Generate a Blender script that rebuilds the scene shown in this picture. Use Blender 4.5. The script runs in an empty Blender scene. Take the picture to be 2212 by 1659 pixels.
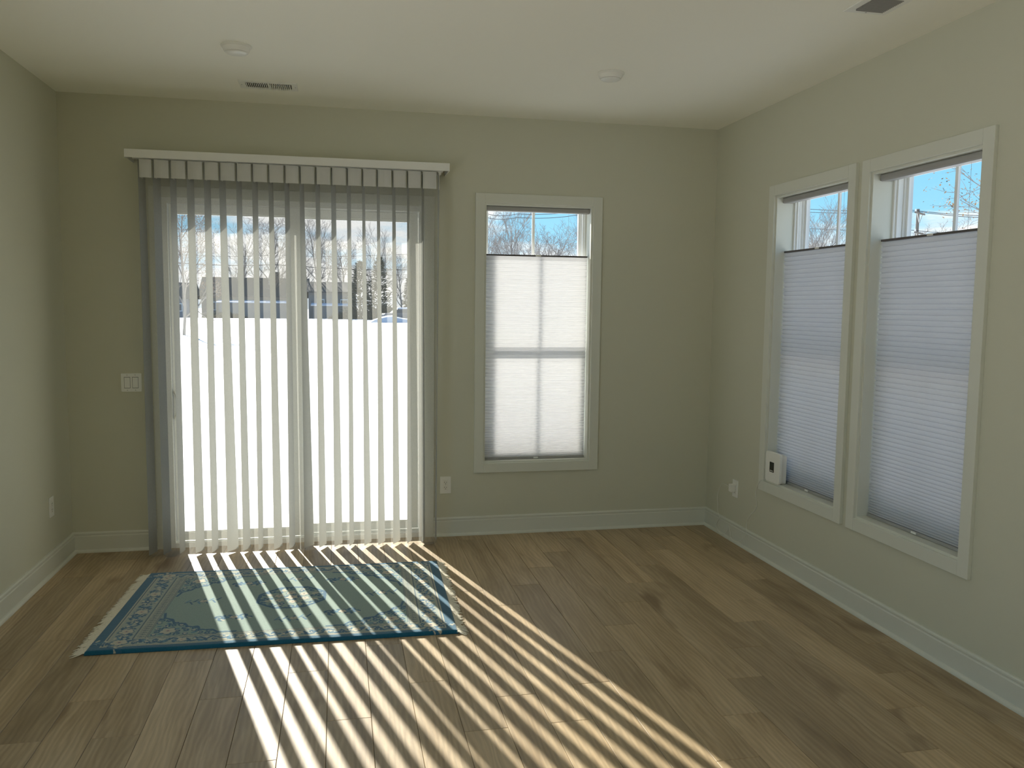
import bpy, bmesh, math, random
import numpy as np
from mathutils import Vector, Matrix

random.seed(7); rng = np.random.RandomState(11)
C = bpy.context.scene.collection
sc = bpy.context.scene
PI = math.pi

# ------------------------------------------------------------------ camera
W = 4.142            # room width (x), far wall at y = 0, ceiling at z = H
H = 2.74
YB = -8.4            # wall behind the camera
cam_d = bpy.data.cameras.new('camera')
cam = bpy.data.objects.new('camera', cam_d); C.objects.link(cam)
cam_d.sensor_width = 36.0
cam_d.lens = 1799.5 / 2212 * 36.0
cam_d.clip_end = 2000
r_ = Vector((0.9789958, -0.20360145, 0.01066156)); u_ = Vector((0.00833986, 0.09224112, 0.99570177)); f_ = Vector((0.20370976, 0.97469894, -0.09200168))
M = Matrix((r_, u_, -f_)).transposed().to_4x4()
M.translation = Vector((1.5944, -5.4099, 1.5216))
cam.matrix_world = M
sc.camera = cam

# ------------------------------------------------------------------ view / cycles quality
sc.view_settings.view_transform = 'Standard'
sc.view_settings.look = 'None'
sc.view_settings.exposure = 0.53
sc.view_settings.gamma = 1.0
sc.view_settings.use_curve_mapping = False
cy = sc.cycles
cy.use_denoising = True
cy.max_bounces = 14; cy.diffuse_bounces = 9; cy.glossy_bounces = 4
cy.transmission_bounces = 10; cy.transparent_max_bounces = 48
cy.sample_clamp_indirect = 8.0
cy.caustics_reflective = False; cy.caustics_refractive = False

# ------------------------------------------------------------------ world: blue winter sky with a bank of clouds low down
SKY = .86
world = bpy.data.worlds.new('winter_sky'); sc.world = world
world.use_nodes = True
nt = world.node_tree; nt.nodes.clear(); N = nt.nodes; L = nt.links
def wn(t, **k):
    n = N.new(t)
    for a, b in k.items(): setattr(n, a, b)
    return n
tc = wn('ShaderNodeTexCoord'); sep = wn('ShaderNodeSeparateXYZ'); L.new(tc.outputs['Generated'], sep.inputs[0])
rmp = wn('ShaderNodeValToRGB'); L.new(sep.outputs['Z'], rmp.inputs[0])
e = rmp.color_ramp.elements
e[0].position = 0.0; e[0].color = (.60, .78, .92, 1)
e[1].position = 1.0; e[1].color = (.10, .26, .62, 1)
x = e.new(.06); x.color = (.36, .72, .95, 1)
x = e.new(.16); x.color = (.26, .63, .92, 1)
x = e.new(.45); x.color = (.20, .42, .80, 1)
mp = wn('ShaderNodeMapping'); mp.inputs['Scale'].default_value = (3.2, 3.2, 15.0); mp.inputs['Location'].default_value = (.35, .2, .1)
L.new(tc.outputs['Generated'], mp.inputs[0])
nz = wn('ShaderNodeTexNoise'); nz.inputs['Scale'].default_value = 1.3; nz.inputs['Detail'].default_value = 9; nz.inputs['Roughness'].default_value = .58
L.new(mp.outputs[0], nz.inputs['Vector'])
# a bank of cloud standing on the horizon, its top made ragged by the noise; thin wisps above it
bk_ = wn('ShaderNodeMapRange', clamp=False); bk_.inputs['From Min'].default_value = .094; bk_.inputs['From Max'].default_value = .048; bk_.inputs['To Min'].default_value = 0; bk_.inputs['To Max'].default_value = 1
L.new(sep.outputs['Z'], bk_.inputs['Value'])
nb_ = wn('ShaderNodeMapRange', clamp=False); nb_.inputs['From Min'].default_value = .38; nb_.inputs['From Max'].default_value = .62; nb_.inputs['To Min'].default_value = -.9; nb_.inputs['To Max'].default_value = .9
L.new(nz.outputs['Fac'], nb_.inputs['Value'])
cr = wn('ShaderNodeMath', operation='ADD', use_clamp=True); L.new(bk_.outputs[0], cr.inputs[0]); L.new(nb_.outputs[0], cr.inputs[1])
n2_ = wn('ShaderNodeTexNoise'); n2_.inputs['Scale'].default_value = 2.6; n2_.inputs['Detail'].default_value = 6; L.new(mp.outputs[0], n2_.inputs['Vector'])
shade_ = wn('ShaderNodeValToRGB'); L.new(n2_.outputs['Fac'], shade_.inputs[0])
shade_.color_ramp.elements[0].position = .35; shade_.color_ramp.elements[0].color = (.66, .76, .86, 1); shade_.color_ramp.elements[1].position = .60; shade_.color_ramp.elements[1].color = (1.0, .99, .97, 1)
mx = wn('ShaderNodeMix', data_type='RGBA'); L.new(cr.outputs[0], mx.inputs[0]); L.new(rmp.outputs[0], mx.inputs[6]); L.new(shade_.outputs[0], mx.inputs[7])
bg = wn('ShaderNodeBackground'); bg.inputs['Strength'].default_value = SKY; L.new(mx.outputs[2], bg.inputs['Color'])
wo = wn('ShaderNodeOutputWorld'); L.new(bg.outputs[0], wo.inputs[0])
world.cycles.sampling_method = 'MANUAL'; world.cycles.sample_map_resolution = 512

# ------------------------------------------------------------------ sun
SUN_AZ, SUN_EL, SUN_E = 15.2, 26.0, 11.2
sd = bpy.data.lights.new('sun', 'SUN'); sd.energy = SUN_E; sd.angle = math.radians(.55); sd.color = (1.0, .94, .83)
sun = bpy.data.objects.new('sun', sd); C.objects.link(sun)
a, el = math.radians(SUN_AZ), math.radians(SUN_EL)
sdir = Vector((math.sin(a)*math.cos(el), -math.cos(a)*math.cos(el), -math.sin(el)))
sun.rotation_euler = sdir.to_track_quat('-Z', 'Y').to_euler()
sun.location = (-6, 20, 12)

# ================================================================== helpers
def mat(name, col, rough=.6, spec=.5, bump=0, bscale=200, coat=0, metal=0):
    m = bpy.data.materials.new(name); m.use_nodes = True
    b = m.node_tree.nodes['Principled BSDF']
    b.inputs['Base Color'].default_value = tuple(col) + (1,)
    b.inputs['Roughness'].default_value = rough
    b.inputs['Specular IOR Level'].default_value = spec
    b.inputs['Metallic'].default_value = metal
    nn, ll = m.node_tree.nodes, m.node_tree.links
    t = nn.new('ShaderNodeTexNoise'); t.inputs['Scale'].default_value = bscale; t.inputs['Detail'].default_value = 3
    g = nn.new('ShaderNodeNewGeometry'); ll.new(g.outputs['Position'], t.inputs['Vector'])
    # a trace of colour unevenness
    mr = nn.new('ShaderNodeMix'); mr.data_type = 'RGBA'; mr.inputs[6].default_value = tuple(c*.985 for c in col) + (1,); mr.inputs[7].default_value = tuple(min(1, c*1.015) for c in col) + (1,)
    ll.new(t.outputs['Fac'], mr.inputs[0]); ll.new(mr.outputs[2], b.inputs['Base Color'])
    if bump:
        bp = nn.new('ShaderNodeBump'); bp.inputs['Strength'].default_value = bump; bp.inputs['Distance'].default_value = .002
        ll.new(t.outputs['Fac'], bp.inputs['Height']); ll.new(bp.outputs[0], b.inputs['Normal'])
    return m

def node_mat(name):
    m = bpy.data.materials.new(name); m.use_nodes = True; m.node_tree.nodes.clear()
    return m, m.node_tree.nodes, m.node_tree.links

def fabric(name, transp, col_t, col_d, mixd, weave=0, weave_scale=900):
    """thin cloth: partly see-through, partly translucent, partly diffuse"""
    m, n, l = node_mat(name)
    o = n.new('ShaderNodeOutputMaterial')
    tl = n.new('ShaderNodeBsdfTranslucent'); tl.inputs[0].default_value = tuple(col_t) + (1,)
    df = n.new('ShaderNodeBsdfDiffuse'); df.inputs[0].default_value = tuple(col_d) + (1,)
    m1 = n.new('ShaderNodeMixShader'); m1.inputs[0].default_value = mixd
    l.new(tl.outputs[0], m1.inputs[1]); l.new(df.outputs[0], m1.inputs[2])
    tr = n.new('ShaderNodeBsdfTransparent'); tr.inputs[0].default_value = (1, 1, 1, 1)
    m2 = n.new('ShaderNodeMixShader'); m2.inputs[0].default_value = transp
    l.new(m1.outputs[0], m2.inputs[1]); l.new(tr.outputs[0], m2.inputs[2])
    if weave:
        g = n.new('ShaderNodeNewGeometry')
        t = n.new('ShaderNodeTexNoise'); t.inputs['Scale'].default_value = weave_scale; t.inputs['Detail'].default_value = 2
        mpp = n.new('ShaderNodeMapping'); mpp.inputs['Scale'].default_value = (1, 1, .12)
        l.new(g.outputs['Position'], mpp.inputs[0]); l.new(mpp.outputs[0], t.inputs['Vector'])
        mr = n.new('ShaderNodeMapRange'); mr.inputs['From Min'].default_value = .3; mr.inputs['From Max'].default_value = .7
        mr.inputs['To Min'].default_value = transp - weave; mr.inputs['To Max'].default_value = transp + weave
        l.new(t.outputs['Fac'], mr.inputs['Value']); l.new(mr.outputs[0], m2.inputs[0])
    l.new(m2.outputs[0], o.inputs[0])
    return m

WALL = mat('wall_paint', (.615, .610, .495), .85, .2, .12, 260)
CEIL = mat('ceiling_paint', (.955, .945, .855), .9, .2, .05, 300)
TRIM = mat('white_trim_paint', (.69, .70, .62), .45, .4)
VINYL = mat('white_vinyl', (.84, .85, .82), .4, .45)
PLASTIC = mat('white_plastic', (.85, .85, .80), .35, .5)
PLAST_G = mat('warm_white_plastic', (.83, .82, .76), .4, .5)
DARK = mat('dark_gap', (.02, .02, .02), .7, .2)
RAIL_W = mat('white_valance', (.82, .82, .78), .5, .3)
RAIL_G = mat('grey_shade_rail', (.36, .355, .34), .5, .4)
RAIL_D = mat('dark_shade_rail', (.10, .09, .085), .5, .4)
CORD = mat('shade_cord', (.5, .5, .48), .7, .2)
METAL = mat('brushed_metal', (.5, .5, .48), .35, .5, metal=1)
SHEER = fabric('sheer_voile', .69, (.34, .34, .32), (.62, .62, .60), .42, .05)
VANE = fabric('vane_fabric', .0, (.225, .23, .215), (.70, .71, .68), .55)
TAB = fabric('header_tab_fabric', .0, (.2, .2, .19), (.78, .78, .75), .8)
HONEY = fabric('honeycomb_fabric', .0, (.78, .78, .79), (.82, .82, .82), .5, 0)
SEAM = fabric('honeycomb_glue_seam', .0, (.42, .42, .43), (.70, .70, .70), .5, 0)

def glass_mat(name, t=.93):
    m, n, l = node_mat(name)
    o = n.new('ShaderNodeOutputMaterial')
    tr = n.new('ShaderNodeBsdfTransparent'); tr.inputs[0].default_value = (t*.985, t, t*.99, 1)
    gl = n.new('ShaderNodeBsdfGlossy'); gl.inputs['Roughness'].default_value = .02
    fr = n.new('ShaderNodeFresnel'); fr.inputs[0].default_value = 1.25
    mm = n.new('ShaderNodeMixShader'); l.new(fr.outputs[0], mm.inputs[0]); l.new(tr.outputs[0], mm.inputs[1]); l.new(gl.outputs[0], mm.inputs[2])
    l.new(mm.outputs[0], o.inputs[0])
    return m
GLASS = glass_mat('window_glass', .95)

# ---- wood planks
def plank_mat():
    m, n, l = node_mat('oak_plank')
    o = n.new('ShaderNodeOutputMaterial'); b = n.new('ShaderNodeBsdfPrincipled'); l.new(b.outputs[0], o.inputs[0])
    g = n.new('ShaderNodeNewGeometry'); oi = n.new('ShaderNodeObjectInfo')
    cx = n.new('ShaderNodeCombineXYZ')
    mu = n.new('ShaderNodeMath'); mu.operation = 'MULTIPLY'; mu.inputs[1].default_value = 37.0; l.new(oi.outputs['Random'], mu.inputs[0])
    l.new(mu.outputs[0], cx.inputs[0]); l.new(mu.outputs[0], cx.inputs[1]); l.new(mu.outputs[0], cx.inputs[2])
    va = n.new('ShaderNodeVectorMath'); l.new(g.outputs['Position'], va.inputs[0]); l.new(cx.outputs[0], va.inputs[1])
    # long soft figure
    m1 = n.new('ShaderNodeMapping'); m1.inputs['Scale'].default_value = (7, .9, 7); l.new(va.outputs[0], m1.inputs[0])
    n1 = n.new('ShaderNodeTexNoise'); n1.inputs['Scale'].default_value = 1.0; n1.inputs['Detail'].default_value = 6; n1.inputs['Roughness'].default_value = .62; n1.inputs['Distortion'].default_value = .8
    l.new(m1.outputs[0], n1.inputs['Vector'])
    # fine grain lines: rings made of distorted bands
    m2 = n.new('ShaderNodeMapping'); m2.inputs['Scale'].default_value = (46, 1.6, 46); l.new(va.outputs[0], m2.inputs[0])
    n2 = n.new('ShaderNodeTexNoise'); n2.inputs['Scale'].default_value = 1.3; n2.inputs['Detail'].default_value = 5; n2.inputs['Roughness'].default_value = .6; n2.inputs['Distortion'].default_value = 1.2
    l.new(m2.outputs[0], n2.inputs['Vector'])
    m3 = n.new('ShaderNodeMapping'); m3.inputs['Scale'].default_value = (5.5, 1.1, 5); l.new(va.outputs[0], m3.inputs[0])
    wv = n.new('ShaderNodeTexWave'); wv.wave_type = 'BANDS'; wv.bands_direction = 'X'; wv.inputs['Scale'].default_value = 2.6; wv.inputs['Distortion'].default_value = 14; wv.inputs['Detail'].default_value = 2.5; wv.inputs['Detail Scale'].default_value = .7
    l.new(m3.outputs[0], wv.inputs['Vector'])
    # knots
    m4 = n.new('ShaderNodeMapping'); m4.inputs['Scale'].default_value = (5.0, 1.7, 5); l.new(va.outputs[0], m4.inputs[0])
    vo = n.new('ShaderNodeTexNoise'); vo.inputs['Scale'].default_value = .9; vo.inputs['Detail'].default_value = 2; vo.inputs['Distortion'].default_value = .6; l.new(m4.outputs[0], vo.inputs['Vector'])
    kn = n.new('ShaderNodeMapRange'); kn.inputs['From Min'].default_value = .62; kn.inputs['From Max'].default_value = .76; kn.inputs['To Min'].default_value = 0; kn.inputs['To Max'].default_value = 1; l.new(vo.outputs['Fac'], kn.inputs['Value'])
    r1 = n.new('ShaderNodeValToRGB'); l.new(n1.outputs['Fac'], r1.inputs[0])
    e = r1.color_ramp.elements
    e[0].position = .28; e[0].color = (.330, .245, .150, 1)
    e[1].position = .74; e[1].color = (.600, .485, .335, 1)
    x = e.new(.5); x.color = (.480, .375, .245, 1)
    mxa = n.new('ShaderNodeMix'); mxa.data_type = 'RGBA'; mxa.blend_type = 'MULTIPLY'; mxa.inputs[0].default_value = .34
    r2 = n.new('ShaderNodeValToRGB'); l.new(n2.outputs['Fac'], r2.inputs[0]); r2.color_ramp.elements[0].position = .35; r2.color_ramp.elements[0].color = (.62, .58, .52, 1); r2.color_ramp.elements[1].position = .6; r2.color_ramp.elements[1].color = (1, 1, 1, 1)
    l.new(r1.outputs[0], mxa.inputs[6]); l.new(r2.outputs[0], mxa.inputs[7])
    mxb = n.new('ShaderNodeMix'); mxb.data_type = 'RGBA'; mxb.blend_type = 'MULTIPLY'; mxb.inputs[0].default_value = .16
    l.new(mxa.outputs[2], mxb.inputs[6]); l.new(wv.outputs['Color'], mxb.inputs[7])
    mxc = n.new('ShaderNodeMix'); mxc.data_type = 'RGBA'; l.new(mxb.outputs[2], mxc.inputs[6]); mxc.inputs[7].default_value = (.17, .11, .06, 1)
    km = n.new('ShaderNodeMath'); km.operation = 'MULTIPLY'; km.inputs[1].default_value = .75; l.new(kn.outputs[0], km.inputs[0]); l.new(km.outputs[0], mxc.inputs[0])
    # per-plank tone
    tn = n.new('ShaderNodeMapRange'); tn.inputs['To Min'].default_value = .80; tn.inputs['To Max'].default_value = 1.14; l.new(oi.outputs['Random'], tn.inputs['Value'])
    hs = n.new('ShaderNodeHueSaturation'); l.new(tn.outputs[0], hs.inputs['Value']); l.new(mxc.outputs[2], hs.inputs['Color']); hs.inputs['Saturation'].default_value = 1.12
    l.new(hs.outputs[0], b.inputs['Base Color'])
    rr = n.new('ShaderNodeMapRange'); rr.inputs['To Min'].default_value = .38; rr.inputs['To Max'].default_value = .52; l.new(n2.outputs['Fac'], rr.inputs['Value']); l.new(rr.outputs[0], b.inputs['Roughness'])
    b.inputs['Specular IOR Level'].default_value = .5
    bp = n.new('ShaderNodeBump'); bp.inputs['Strength'].default_value = .25; bp.inputs['Distance'].default_value = .0006; l.new(n2.outputs['Fac'], bp.inputs['Height']); l.new(bp.outputs[0], b.inputs['Normal'])
    return m
OAK = plank_mat()

# ---- mesh builder
class MB:
    def __init__(s): s.v = []; s.f = []
    def box(s, x0, x1, y0, y1, z0, z1):
        if x0 > x1: x0, x1 = x1, x0
        if y0 > y1: y0, y1 = y1, y0
        if z0 > z1: z0, z1 = z1, z0
        o = len(s.v)
        s.v += [(x0,y0,z0),(x1,y0,z0),(x1,y1,z0),(x0,y1,z0),(x0,y0,z1),(x1,y0,z1),(x1,y1,z1),(x0,y1,z1)]
        s.f += [tuple(o+i for i in q) for q in ((0,3,2,1),(4,5,6,7),(0,1,5,4),(1,2,6,5),(2,3,7,6),(3,0,4,7))]
        return s
    def quad(s, a, b, c, d):
        o = len(s.v); s.v += [tuple(a), tuple(b), tuple(c), tuple(d)]; s.f.append((o, o+1, o+2, o+3)); return s
    def loft(s, rings, closed=True, caps=True):
        o = len(s.v); n = len(rings[0])
        for r in rings: s.v += [tuple(p) for p in r]
        for i in range(len(rings)-1):
            for j in range(n if closed else n-1):
                k = (j+1) % n
                s.f.append((o+i*n+j, o+i*n+k, o+(i+1)*n+k, o+(i+1)*n+j))
        if caps and closed:
            s.f.append(tuple(o+j for j in reversed(range(n)))); s.f.append(tuple(o+(len(rings)-1)*n+j for j in range(n)))
        return s
    def tube(s, pts, rad, n=6, caps=True):
        pts = [Vector(p) for p in pts]; rings = []
        if not isinstance(rad, (list, tuple)): rad = [rad]*len(pts)
        up = Vector((0, 0, 1)); t0 = (pts[1]-pts[0]).normalized()
        if abs(t0.dot(up)) > .95: up = Vector((1, 0, 0))
        a = t0.cross(up).normalized()
        for i, p in enumerate(pts):
            t = (pts[min(i+1, len(pts)-1)] - pts[max(i-1, 0)]).normalized()
            a = (a - t*a.dot(t)).normalized(); bb = t.cross(a)
            rings.append([p + (a*math.cos(2*PI*k/n) + bb*math.sin(2*PI*k/n))*rad[i] for k in range(n)])
        return s.loft(rings, True, caps)
    def lathe(s, prof, n=40, origin=(0,0,0), axis='z'):
        rings = []
        for r, h in prof:
            ring = []
            for k in range(n):
                c, d = math.cos(2*PI*k/n)*r, math.sin(2*PI*k/n)*r
                p = {'z': (c, d, h), 'x': (h, c, d), 'y': (d, h, c)}[axis]
                ring.append((p[0]+origin[0], p[1]+origin[1], p[2]+origin[2]))
            rings.append(ring)
        return s.loft(rings)
    def rbox(s, x0, x1, z0, z1, r, y0, y1, plane='xz', seg=5):
        """slab with rounded corners; outline in (a,b), thickness from y0 to y1"""
        pts = []
        for cx_, cz_, a0 in ((x1-r, z1-r, 0), (x0+r, z1-r, 90), (x0+r, z0+r, 180), (x1-r, z0+r, 270)):
            for k in range(seg+1):
                t = math.radians(a0 + 90*k/seg); pts.append((cx_ + r*math.cos(t), cz_ + r*math.sin(t)))
        f = {'xz': lambda p, y: (p[0], y, p[1]), 'yz': lambda p, y: (y, p[0], p[1]), 'xy': lambda p, y: (p[0], p[1], y)}[plane]
        return s.loft([[f(p, y0) for p in pts], [f(p, y1) for p in pts]])
    def mesh(s, name, m, smooth=False):
        me = bpy.data.meshes.new(name); me.from_pydata(s.v, [], s.f); me.update()
        bm = bmesh.new(); bm.from_mesh(me); bmesh.ops.recalc_face_normals(bm, faces=bm.faces); bm.to_mesh(me); bm.free()
        if m: me.materials.append(m)
        if smooth:
            me.shade_smooth() if hasattr(me, 'shade_smooth') else None
        return me
    def build(s, name, m, parent=None, smooth=False, bevel=0, kind=None, label=None, auto=False):
        me = s.mesh(name, m, smooth)
        if auto:
            for p in me.polygons: p.use_smooth = True
            me.set_sharp_from_angle(angle=math.radians(35))
        o = bpy.data.objects.new(name, me); C.objects.link(o)
        if parent is not None:
            o.parent = parent
            o.matrix_parent_inverse = Matrix.Translation(parent.location).inverted() if any(parent.location) else Matrix.Identity(4)
            if parent.parent is not None:
                o.matrix_parent_inverse = Matrix.Identity(4)
        if bevel:
            b = o.modifiers.new('bevel', 'BEVEL'); b.width = bevel; b.segments = 2; b.limit_method = 'ANGLE'
        if kind: o['kind'] = kind
        if label: o['label'] = label
        return o

def empty(name, loc=(0, 0, 0), label=None, cat=None, group=None, kind=None):
    o = bpy.data.objects.new(name, None); C.objects.link(o); o.location = loc; o.empty_display_size = .1
    tag(o, label, cat, group, kind); return o
def tag(o, label=None, cat=None, group=None, kind=None):
    if label: o['label'] = label
    if cat: o['category'] = cat
    if group: o['group'] = group
    if kind: o['kind'] = kind
    return o

# ================================================================== room shell
OX0, OX1, OZ1 = .551, 2.141, 2.157          # door opening
WX0, WX1, WZ0, WZ1 = 2.532, 3.264, .482, 2.192   # far-wall window opening
RY = [(-1.558, -.826), (-2.457, -1.732)]    # right-wall windows (y ranges)
T = .20
wb = MB()
wb.box(-T, OX0, 0, T, -.05, H+.1); wb.box(OX0, OX1, 0, T, OZ1, H+.1)
wb.box(OX1, WX0, 0, T, -.05, H+.1); wb.box(WX0, WX1, 0, T, WZ1, H+.1); wb.box(WX0, WX1, 0, T, -.05, WZ0); wb.box(WX1, W+T, 0, T, -.05, H+.1)
tag(wb.build('wall_back', WALL), 'far wall with the sliding door and one window, painted warm beige', None, None, 'structure')
wr = MB()
ys = [0, RY[0][1], RY[0][0], RY[1][1], RY[1][0], YB]
wr.box(W, W+T, ys[0], ys[1], -.05, H+.1); wr.box(W, W+T, ys[2], ys[3], -.05, H+.1); wr.box(W, W+T, ys[4], ys[5], -.05, H+.1)
for a0, a1 in RY:
    wr.box(W, W+T, a0, a1, -.05, WZ0); wr.box(W, W+T, a0, a1, WZ1, H+.1)
tag(wr.build('wall_right', WALL), 'right wall with two tall windows, painted warm beige', None, None, 'structure')
LY0, LY1, LZ0, LZ1 = -7.0, -2.95, .03, 2.35      # invented glazed opening beside the viewpoint, unseen, added for extra daylight
wl_ = MB(); wl_.box(-T, 0, LY1, 0, -.05, H+.1); wl_.box(-T, 0, YB, LY0, -.05, H+.1); wl_.box(-T, 0, LY0, LY1, -.05, LZ0); wl_.box(-T, 0, LY0, LY1, LZ1, H+.1)
tag(wl_.build('wall_left', WALL), 'plain left wall painted warm beige', None, None, 'structure')
tag(MB().box(-T, W+T, YB, 0, H, H+.1).build('ceiling', CEIL), 'flat off-white ceiling', None, None, 'structure')

# wall behind the camera
tag(MB().box(-T, W+T, YB-T, YB, -.05, H+.1).build('wall_front', WALL), 'plain wall behind the viewpoint', None, None, 'structure')
fill_doors = empty('added_fill_doors', (0, (LY0+LY1)/2, LZ0), 'unseen glazed doors added in the left wall beside the viewpoint to let in fill daylight', None, None, 'structure')  # made-up doors, added to brighten ceiling and right wall
fb = MB()
for s0 in (LY0, LY0+1.34, LY0+2.71, LY1-.05): fb.box(-.15, -.08, s0, s0+.05, LZ0, LZ1)
fb.box(-.15, -.08, LY0, LY1, LZ0, LZ0+.05); fb.box(-.15, -.08, LY0, LY1, LZ1-.05, LZ1)
fb.build('door_frame', VINYL, fill_doors)
MB().quad((-.115, LY0, LZ0), (-.115, LY1, LZ0), (-.115, LY1, LZ1), (-.115, LY0, LZ1)).build('pane', GLASS, fill_doors)

# ---- floor: subfloor + individual planks
fl = MB().box(-T, W+T, YB-T, T, -.12, -.010).build('floor', DARK)
tag(fl, 'light oak plank floor', None, None, 'structure')
PW, PL = .1615, 1.22
known = {0: -1.77, 1: -2.145, 2: -2.64, 3: -1.963, 4: -2.404, 5: -1.741, 6: -2.148, 7: -2.573, -1: -1.77-.61, 8: -2.33}
meshes = {}
def plank_mesh(w, l):
    key = (round(w, 4), round(l, 4))
    if key in meshes: return meshes[key]
    g = .0007; c = .0011; a_, b_ = w/2-g, l/2-g
    top = [(-a_+c, -b_+c, 0), (a_-c, -b_+c, 0), (a_-c, b_-c, 0), (-a_+c, b_-c, 0)]
    mid = [(-a_, -b_, -c), (a_, -b_, -c), (a_, b_, -c), (-a_, b_, -c)]
    bot = [(p[0], p[1], -.0095) for p in mid]
    mb = MB().loft([bot, mid, top]); me = mb.mesh('plank', OAK); meshes[key] = me; return me
kmin = -int(math.ceil((1.057-PW)/PW)) - 1
col = kmin
while True:
    x0 = 1.057 - PW + PW*col + 0.0
    x0 = .8955 + PW*(col)
    x1 = x0 + PW
    if x0 >= W: break
    a_, b_ = max(x0, .001), min(x1, W-.001)
    if b_ > .002:
        butt = known.get(col, -1.5 - ((col*.7639) % 1.0)*PL)
        y = butt
        while y < -.02: y += PL
        y = min(y, 0)
        edges = []
        yy = butt
        while yy < 0: yy += PL
        cur = 0.0; nxt = yy - PL
        while cur > YB + .02:
            if cur - nxt > .08:
                l_ = cur - max(nxt, YB)
                o = bpy.data.objects.new('plank', plank_mesh(b_-a_, l_)); C.objects.link(o)
                o.location = ((a_+b_)/2, cur - l_/2, 0); o.parent = fl
                cur = max(nxt, YB)
            nxt -= PL
    col += 1

# ---- baseboards: profile (distance from wall, height)
BH = .125
prof = [(0, 0), (.014, 0), (.014, BH-.026), (.011, BH-.022), (.011, BH-.017), (.014, BH-.013), (.014, BH-.006), (.009, BH), (0, BH)]
shoe = [(.014, 0), (.028, 0), (.0275, .006), (.025, .012), (.021, .016), (.014, .018)]
def run(mb, prof, p0, p1, nrm, m0=0, m1=0):
    """sweep a profile along a wall; m0/m1 = +1 shortens the run at an inside corner (mitre)"""
    p0, p1 = Vector(p0), Vector(p1); d = (p1-p0).normalized(); n = Vector(nrm)
    r0 = [p0 + n*a + d*(a*m0) + Vector((0, 0, h)) for a, h in prof]; r1 = [p1 + n*a - d*(a*m1) + Vector((0, 0, h)) for a, h in prof]
    mb.loft([r0, r1])
def baseboard(name, runs, label):
    m1 = MB(); m2 = MB()
    for r in runs: run(m1, prof, *r); run(m2, shoe, *r)
    o = m1.build(name, TRIM); tag(o, label, None, None, 'structure')
    m2.build('shoe_molding', TRIM, o)
baseboard('baseboard_left', [((0, YB, 0), (0, LY0, 0), (1, 0, 0), 0, 0), ((0, LY1, 0), (0, 0, 0), (1, 0, 0), 0, 1)], 'white baseboard along the left wall')
baseboard('baseboard_right', [((W, YB, 0), (W, 0, 0), (-1, 0, 0), 0, 1)], 'white baseboard along the right wall under the windows')
baseboard('baseboard_back', [((0, 0, 0), (OX0-.062, 0, 0), (0, -1, 0), 1, 0), ((OX1+.062, 0, 0), (W, 0, 0), (0, -1, 0), 0, 1)], 'white baseboard along the far wall on both sides of the door')

# ---- windows ------------------------------------------------------
CW, CT = .062, .018     # casing width / thickness
def map_back(u, d, z): return (u, d, z)               # u along the wall, d outwards
def map_right(u, d, z): return (W + d, -u, z)
def ubox(mb, fm, u0, u1, d0, d1, z0, z1):
    p, q = fm(u0, d0, z0), fm(u1, d1, z1); mb.box(p[0], q[0], p[1], q[1], p[2], q[2])
def casing(mb_parent, fm, u0, u1, z0, z1, bottom=True):
    cs = []
    m = MB(); ubox(m, fm, u0-CW, u0+.0, 0, -CT, (z0-CW) if bottom else 0, z1+CW); cs.append(m)
    m = MB(); ubox(m, fm, u1, u1+CW, 0, -CT, (z0-CW) if bottom else 0, z1+CW); cs.append(m)
    m = MB(); ubox(m, fm, u0, u1, 0, -CT, z1, z1+CW); cs.append(m)
    if bottom: m = MB(); ubox(m, fm, u0, u1, 0, -CT, z0-CW, z0); cs.append(m)
    for m in cs: m.build('casing', TRIM, mb_parent, bevel=.0015)
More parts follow.
